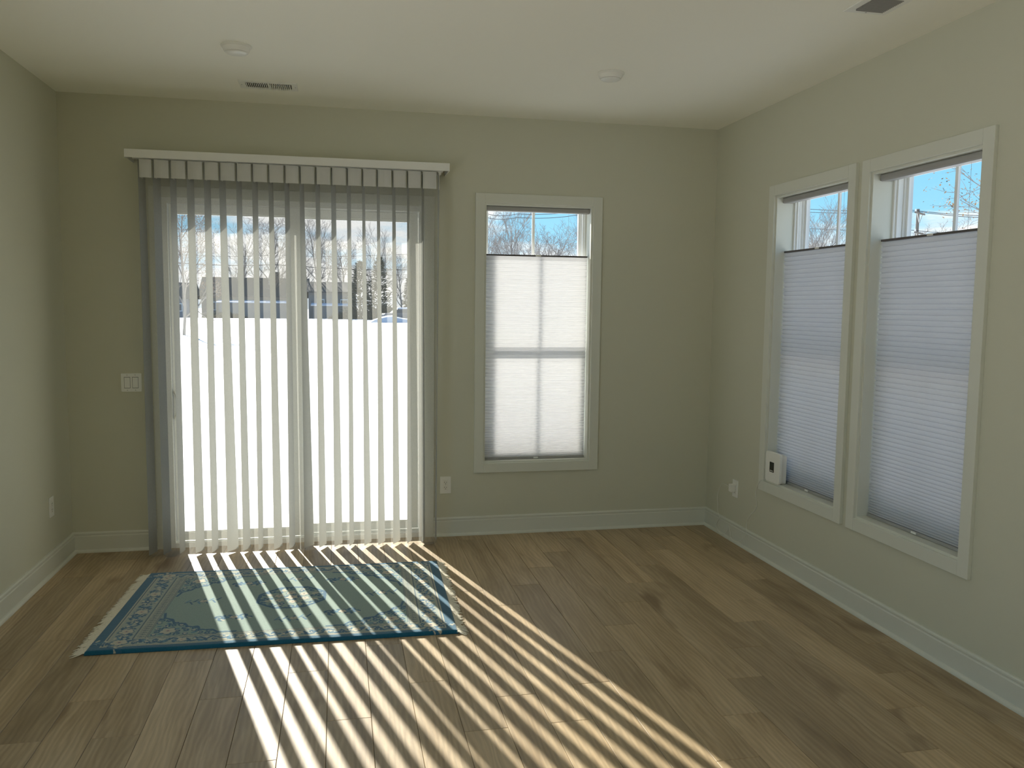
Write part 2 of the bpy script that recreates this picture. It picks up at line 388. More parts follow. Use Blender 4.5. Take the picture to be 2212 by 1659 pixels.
def window(name, fm, u0, u1, label):
    c = fm((u0+u1)/2, 0, WZ0)
    w = empty(name, c, label, None, None, 'structure')
    casing(w, fm, u0, u1, WZ0, WZ1)
    j = MB(); e = .012                        # jamb extension
    ubox(j, fm, u0, u0+e, -.004, .125, WZ0, WZ1); ubox(j, fm, u1-e, u1, -.004, .125, WZ0, WZ1)
    ubox(j, fm, u0+e, u1-e, -.004, .125, WZ1-e, WZ1); ubox(j, fm, u0+e, u1-e, -.006, .125, WZ0, WZ0+e)
    j.build('jamb', TRIM, w)
    f = MB(); a0, a1, b0, b1 = u0+e, u1-e, WZ0+e, WZ1-e+.008
    for s_, t_, da, db in ((0, .012, .107, .195), (.012, .020, .120, .195), (.020, .026, .150, .195)):   # stepped vinyl frame
        for x0_, x1_ in ((a0+s_, a0+t_), (a1-t_, a1-s_)): ubox(f, fm, x0_, x1_, da, db, b0, b1)
        ubox(f, fm, a0+t_, a1-t_, da, db, b1-t_*.32, b1-s_*.32); ubox(f, fm, a0+t_, a1-t_, da, db, b0+s_, b0+t_)
    f.build('window_frame', VINYL, w, bevel=.001)
    zm = 1.262; a0 += .026; a1 -= .026; b0 += .026; b1 -= .009
    def sash(nm, z0, z1, d0, d1, r_top, r_bot, st):
        s_ = MB()
        ubox(s_, fm, a0, a0+st, d0, d1, z0, z1); ubox(s_, fm, a1-st, a1, d0, d1, z0, z1)
        ubox(s_, fm, a0+st, a1-st, d0, d1, z1-r_top, z1); ubox(s_, fm, a0+st, a1-st, d0, d1, z0, z0+r_bot)
        so = s_.build(nm, VINYL, w, bevel=.001)
        g = MB(); p = []
        dm = (d0+d1)/2
        g.quad(fm(a0+st, dm, z0+r_bot), fm(a1-st, dm, z0+r_bot), fm(a1-st, dm, z1-r_top), fm(a0+st, dm, z1-r_top))
        go = g.build('pane', GLASS, so); go.matrix_parent_inverse = Matrix.Identity(4); go.matrix_parent_inverse = so.matrix_parent_inverse.copy() @ Matrix.Identity(4)
        mu = MB(); um = (a0+a1)/2; ubox(mu, fm, um-.009, um+.009, dm-.006, dm+.006, z0+r_bot, z1-r_top)
        mo = mu.build('muntin', VINYL, so)
        for o in (go, mo): o.matrix_parent_inverse = Matrix.Identity(4); o.location = (-c[0]*0, 0, 0)
        return so
    sash('lower_sash', b0, zm+.02, .135, .160, .036, .045, .026)
    sash('upper_sash', zm-.02, b1, .163, .188, .008, .036, .014)
    return w
window('window_1', map_back, WX0, WX1, 'window in the far wall right of the sliding door')
window('window_2', map_right, -RY[0][1], -RY[0][0], 'right-wall window nearer the corner')
window('window_3', map_right, -RY[1][1], -RY[1][0], 'right-wall window nearer the camera')

# ---- cellular shades ---------------------------------------------
def shade(fm, u0, u1, dc, label, ztop=2.147, zr=1.862):
    c = fm((u0+u1)/2, dc, WZ0+.012)
    t = empty('cellular_shade', c, label, 'window shade')
    g = .006; a0, a1 = u0+.012+g, u1-.012-g
    hr = MB(); hp = [(-.030, 2.152), (-.033, 2.158), (-.033, 2.173), (-.028, 2.179), (.028, 2.179), (.030, 2.174), (.030, 2.150), (-.024, 2.147)]
    r0 = [fm(a0, dc+d_, z_) for d_, z_ in hp]; r1 = [fm(a1, dc+d_, z_) for d_, z_ in hp]
    hr.loft([r0, r1]).build('headrail', RAIL_G, t, label='grey headrail')
    for ue in (a0, a1):
        ec = MB(); ubox(ec, fm, ue-.0025, ue+.0025, dc-.031, dc+.028, 2.149, 2.178)
        ec.build('end_cap', RAIL_G, t)
    mr = MB(); ubox(mr, fm, a0, a1, dc-.014, dc+.014, zr-.004, zr+.006); mr.build('middle_rail', RAIL_D, t, bevel=.001, label='thin dark rail on top of the cells')
    mh = MB(); um = (a0+a1)/2+.006; ubox(mh, fm, um-.018, um+.018, dc-.020, dc-.0145, zr-.003, zr+.007); mh.build('pull_tab', PLASTIC, t, bevel=.001, label='small clear pull tab')
    # honeycomb: pitch shrinks towards the bottom where the cells stack
    zb = WZ0+.012+.016; z = zr-.004; zs = [z]
    while True:
        k = (z-zb)/(zr-zb); k = max(k, 0)
        pitch = .0090 + .0160*min(1, k*2.2)**.6
        if z-pitch < zb+.003: break
        z -= pitch; zs.append(z)
    sc_ = (zs[0]-zb)/(zs[0]-zs[-1]); zs = [zs[0]-(zs[0]-z_)*sc_ for z_ in zs]
    depth = .011
    def sheet(nm, sgn):
        prof = []
        for i in range(len(zs)-1):
            p_ = zs[i]-zs[i+1]
            prof += [(0.0022, zs[i]-.0010), (depth*.80, zs[i]-p_*.25), (depth, zs[i]-p_*.5), (depth*.80, zs[i]-p_*.75), (0.0022, zs[i+1]+.0010)]
        m = MB(); r0 = [fm(a0+.001, dc+sgn*d_, z_) for d_, z_ in prof]; r1 = [fm(a1-.001, dc+sgn*d_, z_) for d_, z_ in prof]
        m.loft([r0, r1], closed=False, caps=False); so_ = m.build(nm, HONEY, t); so_.data.materials.append(SEAM)
        for k_, pg in enumerate(so_.data.polygons):
            if k_ % 5 == 4: pg.material_index = 1
    sheet('pleated_fabric', -1)
    sheet('rear_pleated_fabric', 1)
    br = MB(); ubox(br, fm, a0, a1, dc-.014, dc+.014, WZ0+.013, zb); br.build('bottom_rail', RAIL_G, t, bevel=.0015, label='grey bottom rail')
    bh = MB(); ubox(bh, fm, um-.016, um+.016, dc-.019, dc-.0145, WZ0+.016, WZ0+.026); bh.build('pull_tab', PLASTIC, t, bevel=.001)
    for k in (.19, .81):
        u_c = a0+(a1-a0)*k; cd = MB(); cd.tube([fm(u_c, dc, zr+.006), fm(u_c, dc, 2.148)], .0007, 5); cd.build('cord', CORD, t)
    return t
shade(map_back, WX0, WX1, .058, 'pleated top-down shade glowing warm white in the window of the far wall')
shade(map_right, -RY[0][1], -RY[0][0], .062, 'pleated top-down shade behind the white router, right-wall window nearer the corner')
shade(map_right, -RY[1][1], -RY[1][0], .062, 'pleated top-down shade in the right-wall window nearest the camera, nothing on its sill')

# ---- sliding door -------------------------------------------------
d1 = empty('door_1', ((OX0+OX1)/2, 0, 0), 'white vinyl sliding glass door behind the sheer blind', None, None, 'structure')
casing(d1, map_back, OX0, OX1, 0, OZ1, bottom=False)
f = MB(); F0, F1 = -.004, .16
f.box(OX0, OX0+.040, F0, F1, 0, OZ1); f.box(OX1-.030, OX1, F0, F1, 0, OZ1); f.box(OX0+.04, OX1-.03, F0, F1, OZ1-.035, OZ1); f.box(OX0+.04, OX1-.03, F0, F1, -.009, .030)
f.build('door_frame', VINYL, d1, bevel=.001)
tr = MB(); tr.box(OX0+.04, OX1-.03, .010, .018, .030, .038); tr.box(OX0+.04, OX1-.03, .072, .080, .030, .038); tr.box(OX0+.04, OX1-.03, .13, .138, .030, .038)
tr.build('track', VINYL, d1)
def panel(nm, x0, x1, g0, g1, d0, d1_, gz0, gz1):
    m = MB(); m.box(x0, g0, d0, d1_, .038, OZ1-.037); m.box(g1, x1, d0, d1_, .038, OZ1-.037); m.box(g0, g1, d0, d1_, .038, gz0); m.box(g0, g1, d0, d1_, gz1, OZ1-.037)
    for i in range(1): pass
    o = m.build(nm, VINYL, d1, bevel=.0015)
    dm = (d0+d1_)/2
    b = MB(); e = .010                       # glazing bead, slightly proud of the glass
    b.box(g0, g0+e, dm-.012, dm+.012, gz0, gz1); b.box(g1-e, g1, dm-.012, dm+.012, gz0, gz1); b.box(g0+e, g1-e, dm-.012, dm+.012, gz0, gz0+e); b.box(g0+e, g1-e, dm-.012, dm+.012, gz1-e, gz1)
    bo = b.build('glazing_bead', VINYL, o); bo.matrix_parent_inverse = Matrix.Identity(4)
    g = MB(); g.quad((g0+e, dm, gz0+e), (g1-e, dm, gz0+e), (g1-e, dm, gz1-e), (g0+e, dm, gz1-e))
    go = g.build('pane', GLASS, o); go.matrix_parent_inverse = Matrix.Identity(4)
    return o
sp = panel('sliding_panel', .595, 1.368, .620, 1.302, .022, .062, .086, 2.072)
fp = panel('fixed_panel', 1.332, 2.108, 1.360, 2.064, .082, .122, .086, 2.072)
hb = MB(); hb.box(.596, .612, .012, .022, .80, 1.0); hbo = hb.build('handle_plate', VINYL, d1, bevel=.002)
hn = MB(); pts = []
for k in range(15):
    t = math.radians(-82 + 164*k/14); pts.append((.594 + .030*max(0, math.cos(t))**.9, .014 - .030*math.cos(t), .899 + .083*math.sin(t)))
hn.tube(pts, .0065, 8).build('door_handle', PLAST_G, d1, smooth=True, label='white D-shaped pull handle')

# ================================================================== vertical sheer blind
FY = -.185
slots = [.473,.553,.646,.737,.831,.919,1.012,1.103,1.195,1.288,1.376,1.468,1.56,1.653,1.744,1.832,1.925,2.015,2.105,2.202]
dxb = [.030,.028,.016,.040,.026,.058,.036,.022,.046,.032,.058,.043,.050,.031,.048,.048,.050,.037,.030,.0]
bl = empty('vertical_blind', (1.34, -.12, 0), 'white vertical sheer blind with hanging fabric vanes over the sliding door', 'blind')
v = MB(); v.box(.408, 2.274, -.215, -.209, 2.350, 2.397); v.box(.408, 2.274, -.209, -.0, 2.391, 2.397); v.box(.408, .414, -.209, 0, 2.350, 2.391); v.box(2.268, 2.274, -.209, 0, 2.350, 2.391)
v.build('valance', RAIL_W, bl, bevel=.001)
hr = MB(); hr.box(.44, 2.24, -.165, -.115, 2.352, 2.388); hr.build('headrail', RAIL_W, bl)
for xb_ in (.452, 1.35, 2.228): bk = MB(); bk.box(xb_-.012, xb_+.012, -.115, 0, 2.372, 2.386); bk.build('bracket', METAL, bl)
ZT, ZM, ZB = 2.345, 2.243, .012
NZ = 24
for i, xs in enumerate(slots):
    dt = .022 + rng.uniform(-.004, .004); db = dxb[i]
    wob = rng.uniform(-.0015, .0015); ph = rng.uniform(0, 6)
    m = MB(); rings = []
    for k in range(NZ+1):
        s_ = k/NZ; z = ZT - (ZT-ZB)*s_
        d_ = dt + (db-dt)*(s_**1.1); xf = xs + wob*math.sin(s_*5+ph)
        dep = math.sqrt(max(.0001, .095**2 - d_**2))
        row = []
        for j in range(5):
            q_ = j/4; bow = .004*math.sin(PI*q_)*(1 if i % 2 else .6)
            row.append((xf + d_*q_ + bow, FY + dep*q_, z))
        rings.append(row)
    m.loft(rings, closed=False, caps=False)
    m.build('vane', VANE, bl, smooth=True)
    cl = MB(); cl.box(xs+.004, xs+.026, FY+.025, FY+.065, 2.335, 2.352); cl.box(xs+.011, xs+.014, FY+.02, FY+.07, ZM-.0, 2.336)
    cl.build('carrier', PLAST_G, bl)
for i in range(len(slots)-1):
    x0, x1 = slots[i], slots[i+1]; w_ = x1-x0
    tb = rng.uniform(.045, .07); skew = rng.uniform(-.15, .15)
    if i == 0: tb = .02
    m = MB(); rings = []
    for k in range(NZ+1):
        s_ = k/NZ; z = ZM - (ZM-ZB)*s_ - .0
        bow = .010 + (tb-.010)*s_**2.2
        row = []
        for j in range(9):
            q_ = j/8
            row.append((x0 + w_*q_ + .010*math.sin(2*PI*q_)*s_*skew, FY - .0015 - bow*math.sin(PI*q_)**.8, z))
        rings.append(row)
    m.loft(rings, closed=False, caps=False); m.build('sheer_panel', SHEER, bl, smooth=True)
    m = MB(); r0 = []; r1 = []; rb0 = []; rb1 = []
    for j in range(9):
        q_ = j/8; xx = x0+.007 + (w_-.013)*q_; yy = FY-.003-.010*math.sin(PI*q_)**.7
        r0.append((xx, yy, ZT)); r1.append((xx, yy, ZM-.001))
        rb0.append((xx, yy+.0015, ZT)); rb1.append((xx, yy+.0015, ZM-.001))
    m.loft([r0 + rb0[::-1], r1 + rb1[::-1]]); m.build('header_tab', TAB, bl)

# ================================================================== rug
RL, RW_ = 1.608, 1.090
nu, nv = 520, 350
us = np.linspace(0, RL, nu); vs = np.linspace(0, RW_, nv)
U, V = np.meshgrid(us, vs, indexing='xy')     # shape (nv, nu); v=0 at the door side
DU = np.minimum(U, RL-U); DV = np.minimum(V, RW_-V)
NAVY = np.array((.012, .110, .190)); CREAM = np.array((.50, .49, .38)); FIELD = np.array((.255, .350, .305)); BORD = np.array((.33, .38, .33)); BLUE = np.array((.026, .120, .215)); MIDB = np.array((.09, .23, .33)); DARKL = np.array((.07, .13, .17))
img = np.zeros((nv, nu, 3)); hgt = np.zeros((nv, nu))
img[:] = NAVY
def region(mask, c, h=None):
    img[mask] = c
    if h is not None: hgt[mask] = h
def inset(a, b): return (DU > a) & (DV > b)
region(inset(.050, .036), CREAM*.9); region(inset(.058, .042), DARKL); region(inset(.063, .046), CREAM*.85)
region(inset(.070, .050), BORD)
G_U, G_V = .168, .118
region(inset(G_U-.006, G_V-.005), DARKL); region(inset(G_U, G_V), np.array((.38, .40, .32)))
F_U, F_V = .226, .136
region(inset(F_U-.004, F_V-.003), DARKL); region(inset(F_U, F_V), FIELD)
def seg(p, q, r, c, h=0.0, only=None):
    (ax, ay), (bx, by) = p, q
    x0, x1 = min(ax, bx)-r, max(ax, bx)+r; y0, y1 = min(ay, by)-r, max(ay, by)+r
    i0, i1 = max(0, int(x0/RL*(nu-1))), min(nu, int(x1/RL*(nu-1))+2); j0, j1 = max(0, int(y0/RW_*(nv-1))), min(nv, int(y1/RW_*(nv-1))+2)
    if i0 >= i1 or j0 >= j1: return
    u_s = U[j0:j1, i0:i1]; v_s = V[j0:j1, i0:i1]
    dx, dy = bx-ax, by-ay; l2 = dx*dx+dy*dy+1e-12
    t = np.clip(((u_s-ax)*dx + (v_s-ay)*dy)/l2, 0, 1)
    d = np.hypot(u_s-ax-t*dx, v_s-ay-t*dy)
    msk = d < r
    sub = img[j0:j1, i0:i1]; sub[msk] = c; hh = hgt[j0:j1, i0:i1]; hh[msk] = h
def poly(pts, r, c, h=0.0):
    for a_, b_ in zip(pts[:-1], pts[1:]): seg(a_, b_, r, c, h)
def spiral(cx_, cy_, r0, a0, turns, sgn, w, c, h=0.0, n=14):
    pts = []
    for k in range(n+1):
        t = k/n; a = a0 + sgn*turns*2*PI*t; r = r0*(1-.78*t)
        pts.append((cx_+r*math.cos(a), cy_+r*math.sin(a)))
    poly(pts, w, c, h); return pts
def flower(cx_, cy_, r, squash=1.0):
    for k in range(5):
        a = 2*PI*k/5+.3; seg((cx_+r*.55*math.cos(a), cy_+r*.55*math.sin(a)*squash),)*0 if False else None
        p = (cx_+r*.6*math.cos(a), cy_+r*.6*math.sin(a)*squash); seg(p, p, r*.52, BLUE, .0005)
    for k in range(5):
        a = 2*PI*k/5+.3; p = (cx_+r*.6*math.cos(a), cy_+r*.6*math.sin(a)*squash); seg(p, p, r*.40, CREAM, .001)
    seg((cx_, cy_), (cx_, cy_), r*.28, np.array((.50, .36, .28)), .0015); seg((cx_, cy_), (cx_, cy_), r*.12, BLUE)
R2 = random.Random(5)
# scroll border running round the rug
def border(pt, length, step, hw):
    n = max(1, int(round(length/step))); st = length/n
    for k in range(n):
        c0 = (k+.5)*st; sg = 1 if k % 2 else -1
        for off in (-.28, .28):
            pts = []
            a, b_ = pt(c0+off*st, -sg*hw*.25)
            s0 = [(c0+off*st + (hw*.45)*math.cos(t)*(1 if off > 0 else -1)*(1-.7*q), -sg*hw*.25 + hw*.45*math.sin(t)*(1-.7*q)*sg) for q, t in ((i/12, -1.2+6.6*i/12) for i in range(13))]
            poly([pt(*p) for p in s0], .0048, BLUE, .001)
            poly([pt(p[0]+.004, p[1]+.004) for p in s0[2:9]], .0022, CREAM, .001)
        poly([pt(*p) for p in [(c0-st*.5, sg*hw*.75), (c0-st*.2, sg*hw*.35), (c0, sg*hw*.72), (c0+st*.22, sg*hw*.4), (c0+st*.5, -sg*hw*.7)]], .005, BLUE, .001)
        for q in range(4):
            a, b_ = pt(c0 + R2.uniform(-.45, .45)*st, R2.uniform(-.85, .85)*hw); a2, b2 = pt(c0 + R2.uniform(-.45, .45)*st, R2.uniform(-.85, .85)*hw)
            dd = math.hypot(a2-a, b2-b_)
            if dd > .03: a2 = a+(a2-a)*.03/dd; b2 = b_+(b2-b_)*.03/dd
            seg((a, b_), (a2, b2), .0052, BLUE if q % 2 else MIDB, .001)
        for q in range(3):
            a, b_ = pt(c0 + R2.uniform(-.45, .45)*st, R2.uniform(-.8, .8)*hw); seg((a, b_), (a+R2.uniform(-.012, .012), b_+R2.uniform(-.012, .012)), .0055, CREAM, .0015)
        if k % 3 == 1:
            a, b_ = pt(c0, 0); flower(a, b_, hw*.72)
bu, bv = (.070+G_U-.006)/2, (.050+G_V-.005)/2
border(lambda s_, t_: (s_, bv+t_), RL, .085, (G_V-.055)/2); border(lambda s_, t_: (s_, RW_-bv+t_), RL, .085, (G_V-.055)/2)
border(lambda s_, t_: (bu+t_, s_), RW_, .085, (G_U-.078)/2); border(lambda s_, t_: (RL-bu+t_, s_), RW_, .085, (G_U-.078)/2)
for cu in (bu+.004, RL-bu-.004):
    for cv in (bv, RW_-bv): flower(cu, cv, .036, .8)
# lattice in the wide guard bands at both short ends, dots in the narrow ones
for side in (0, 1):
    for k in range(34):
        y0 = G_V + .012 + k*(RW_-2*G_V-.02)/34; yy = y0+.020
        xa, xb = G_U+.010, F_U-.014
        if side: xa, xb = RL-xb, RL-xa
        xm = (xa+xb)/2
        poly([(xa, y0), (xm, y0+.006), (xm, y0+.014), (xa+.002, y0+.012)], .0016, DARKL); poly([(xb, y0+.004), (xm+.004, y0+.010), (xb, yy-.004)], .0016, DARKL)
        seg((xm-.006, y0+.017), (xm+.008, y0+.017), .0016, DARKL)
    for xx in (G_U+.004, F_U-.009):
        x_ = RL-xx if side else xx
        seg((x_, G_V+.004), (x_, RW_-G_V-.004), .0014, DARKL)
    for k in range(52):
        x_ = F_U + k*(RL-2*F_U)/52; y_ = (G_V+F_V)/2 if not side else RW_-(G_V+F_V)/2
        seg((x_, y_), (x_+.012, y_+(.003 if k % 2 else -.003)), .0015, DARKL)
# corner spandrels
for cu, su in ((F_U, 1), (RL-F_U, -1)):
    for cv, sv in ((F_V, 1), (RW_-F_V, -1)):
        P = lambda a, b_: (cu+su*a, cv+sv*b_)
        LU, LV = .30, .24
        for a in range(9):
            for b_ in range(7):
                x_, y_ = (a+.5)/9*LU, (b_+.5)/7*LV
                if x_/LU + y_/LV > .98: continue
                q = (a*3+b_*5) % 4
                p = P(x_+R2.uniform(-.006, .006), y_+R2.uniform(-.006, .006))
                if q == 0: seg(p, p, .013, BLUE, .001); seg(p, p, .008, CREAM, .0015)
                elif q == 1: spiral(p[0], p[1], .016, R2.uniform(0, 6), .9, su, .0045, BLUE, .001)
                elif q == 2: seg(p, p, .012, CREAM, .001); spiral(p[0], p[1], .014, R2.uniform(0, 6), .8, -su, .004, BLUE, .001)
                else: seg(p, (p[0]+R2.uniform(-.015, .015), p[1]+R2.uniform(-.008, .008)), .007, MIDB, .001)
        flower(*P(.072, .055), .036)
        edge = [(LU*1.25, .010), (LU*.98, .012), (LU*.9, .045), (LU*.70, .050), (LU*.66, .085), (LU*.5, .095), (LU*.42, .14), (LU*.26, .15), (LU*.2, .2), (.02, .225), (.008, LV*1.2)]
        poly([P(*p) for p in edge], .0062, BLUE, .001)
        for p in edge[1:-1]: spiral(*P(p[0]-.012, p[1]-.008), .013, R2.uniform(0, 6), .8, su, .0042, BLUE, .001)
# centre medallion: ring of cloud scrolls round a flower group
MCU, MCV = .815, .520
n_ = 16
ring = [(MCU+.165*math.cos(2*PI*k/n_)*(1+.06*(k % 2)), MCV+.150*math.sin(2*PI*k/n_)*(1+.06*(k % 2))) for k in range(n_+1)]
poly(ring, .0085, BLUE, .001)
for k, p in enumerate(ring[:-1]):
    spiral(p[0]-(p[0]-MCU)*.14, p[1]-(p[1]-MCV)*.14, .026, 2*PI*k/n_+1, .85, 1 if k % 2 else -1, .0062, BLUE, .001)
    if k % 2: seg((p[0]-(p[0]-MCU)*.2, p[1]-(p[1]-MCV)*.2),)*0 if False else seg((p[0]-(p[0]-MCU)*.25, p[1]-(p[1]-MCV)*.25), (p[0]-(p[0]-MCU)*.33, p[1]-(p[1]-MCV)*.33), .011, CREAM, .0015)
for k in range(6):
    a = 2*PI*k/6+.4; flower(MCU+.072*math.cos(a), MCV+.066*math.sin(a), .025)
    spiral(MCU+.105*math.cos(a+.5), MCV+.095*math.sin(a+.5), .018, a, .8, 1, .005, BLUE, .001)
flower(MCU, MCV, .034)
for k in range(5): spiral(MCU+.035*math.cos(k*1.26), MCV+.035*math.sin(k*1.26), .012, k, .8, -1, .004, BLUE)
# four blue ornaments and four sprigs round it
for cu, cv in ((.57, .27), (.565, .765), (1.065, .27), (1.075, .765)):
    for k in range(7):
        x_ = cu + (k-3)*.024; y_ = cv + .024*math.sin(k*2.1)
        spiral(x_, y_, .022, k*1.7, .8, 1 if k % 2 else -1, .0064, BLUE, .001)
        seg((x_, y_+.012), (x_+.008, y_+.016), .006, CREAM, .001)
    seg((cu-.03, cv), (cu+.03, cv), .014, MIDB, .0005); flower(cu, cv, .020); seg((cu-.075, cv+.006), (cu-.05, cv+.012), .004, BLUE); seg((cu+.075, cv-.006), (cu+.05, cv-.012), .004, BLUE)
for cu, cv in ((.37, .52), (1.26, .52), (.815, .235), (.835, .82)):
    poly([(cu-.075, cv+.012), (cu-.03, cv+.002), (cu+.01, cv-.006), (cu+.075, cv-.016)], .0028, DARKL)
    for k in range(9):
        x_ = cu-.07+k*.018; y_ = cv+.006-k*.002; s_ = 1 if k % 2 else -1
        seg((x_, y_), (x_+.016, y_+s_*.032), .0046, BLUE if k % 3 else MIDB, .0005)
    flower(cu+.012, cv, .020)
# carved pile height, rounded rim
noise = rng.rand(nv, nu)
rim = np.clip(np.minimum(DU, DV)/.012, 0, 1); rim = np.sqrt(1-(1-rim)**2)
Z = .004 + .0135*rim + hgt*.9 + noise*.0007 + .0012*np.sin(U*9+1)*np.sin(V*7)
img *= (0.93 + .14*rng.rand(nv, nu, 1))
P0 = np.array((.553, -.544)); Uv = np.array((1.608, -.043)); Uv /= np.hypot(*Uv); Vv = np.array((Uv[1], -Uv[0]))
skewv = -.018*(V/RW_)*(1-U/RL)*1.0            # the front-left corner is pulled slightly outwards
XX = P0[0] + (U+skewv)*Uv[0] + V*Vv[0]; YY = P0[1] + (U+skewv)*Uv[1] + V*Vv[1]
co = np.stack([XX, YY, Z], -1).reshape(-1, 3)
idx = np.arange(nv*nu).reshape(nv, nu)
q = np.stack([idx[:-1, :-1], idx[1:, :-1], idx[1:, 1:], idx[:-1, 1:]], -1).reshape(-1, 4)
# skirt down to the floor
ringi = np.concatenate([idx[0, :], idx[1:, -1], idx[-1, -2::-1], idx[-2:0:-1, 0]])
base = co[ringi].copy(); base[:, 2] = .0008; nb = len(ringi); b0 = len(co)
co2 = np.vstack([co, base])
sk = np.array([(ringi[i], ringi[(i+1) % nb], b0+(i+1) % nb, b0+i) for i in range(nb)])
allq = np.vstack([q, sk])
me = bpy.data.meshes.new('rug_pile'); me.vertices.add(len(co2)); me.vertices.foreach_set('co', co2.astype(np.float32).ravel())
me.loops.add(allq.size); me.loops.foreach_set('vertex_index', allq.astype(np.int32).ravel())
me.polygons.add(len(allq)); me.polygons.foreach_set('loop_start', (np.arange(len(allq))*4).astype(np.int32))
me.update(calc_edges=True)
at = me.color_attributes.new('yarn', 'FLOAT_COLOR', 'POINT')
cc = np.ones((len(co2), 4), np.float32); cc[:len(co), :3] = img.reshape(-1, 3); cc[len(co):, :3] = NAVY*.8
at.data.foreach_set('color', cc.ravel())
m, n, l = node_mat('wool_pile')
o_ = n.new('ShaderNodeOutputMaterial'); b = n.new('ShaderNodeBsdfPrincipled'); l.new(b.outputs[0], o_.inputs[0])
at_ = n.new('ShaderNodeAttribute'); at_.attribute_name = 'yarn'; g = n.new('ShaderNodeNewGeometry'); t = n.new('ShaderNodeTexNoise'); t.inputs['Scale'].default_value = 420; t.inputs['Detail'].default_value = 2; l.new(g.outputs['Position'], t.inputs['Vector'])
mx = n.new('ShaderNodeMix'); mx.data_type = 'RGBA'; mx.blend_type = 'MULTIPLY'; mx.inputs[0].default_value = .35; l.new(at_.outputs['Color'], mx.inputs[6]); l.new(t.outputs['Fac'], mx.inputs[7])
hsv = n.new('ShaderNodeHueSaturation'); hsv.inputs['Value'].default_value = 1.2; l.new(mx.outputs[2], hsv.inputs['Color']); l.new(hsv.outputs[0], b.inputs['Base Color'])
b.inputs['Roughness'].default_value = .95; b.inputs['Specular IOR Level'].default_value = .1
b.inputs['Sheen Weight'].default_value = .35; b.inputs['Sheen Roughness'].default_value = .5
bp = n.new('ShaderNodeBump'); bp.inputs['Strength'].default_value = .6; bp.inputs['Distance'].default_value = .002; l.new(t.outputs['Fac'], bp.inputs['Height']); l.new(bp.outputs[0], b.inputs['Normal'])
me.materials.append(m)
rug = empty('rug', (1.35, -1.1, 0), 'blue and sage green floral wool rug with cream fringe, lying before the door', 'rug')
ro = bpy.data.objects.new('pile', me); C.objects.link(ro); ro.parent = rug; ro.matrix_parent_inverse = Matrix.Translation(rug.location).inverted()
for p in me.polygons: pass
FR = mat('cream_yarn', (.86, .82, .70), .95, .1)
for side in (0, 1):
    m = MB(); rr = random.Random(3+side); y = .004
    while y < RW_-.004:
        for s_ in range(3):
            ln = rr.uniform(.036, .062) if side == 0 else rr.uniform(.018, .052); th = rr.gauss(0, .30 if side == 0 else .55) + (.15 if side == 0 else .35); vv = y + rr.uniform(-.003, .003)
            def RP(u_c, v_c, z): 
                u2 = u_c - (.018*(v_c/RW_) if side == 0 else 0)
                return (P0[0]+u2*Uv[0]+v_c*Vv[0], P0[1]+u2*Uv[1]+v_c*Vv[1], z)
            sg = -1 if side == 0 else 1; ub = 0 if side == 0 else RL
            c_ = rr.uniform(-.012, .012)
            pts = [RP(ub - sg*.006, vv, .010), RP(ub+sg*.006, vv, .008), RP(ub+sg*ln*.4, vv+ln*.3*math.sin(th)+c_*.5, .0045), RP(ub+sg*ln*.75, vv+ln*.6*math.sin(th)+c_, .0028), RP(ub+sg*ln, vv+ln*math.sin(th)+c_*.4, .0022)]
            m.tube(pts, [.0026, .0030, .0027, .0024, .0014], 4)
        y += rr.uniform(.0085, .0115)
    m.build('fringe', FR, rug, smooth=True, kind='stuff', label='cream knotted fringe')

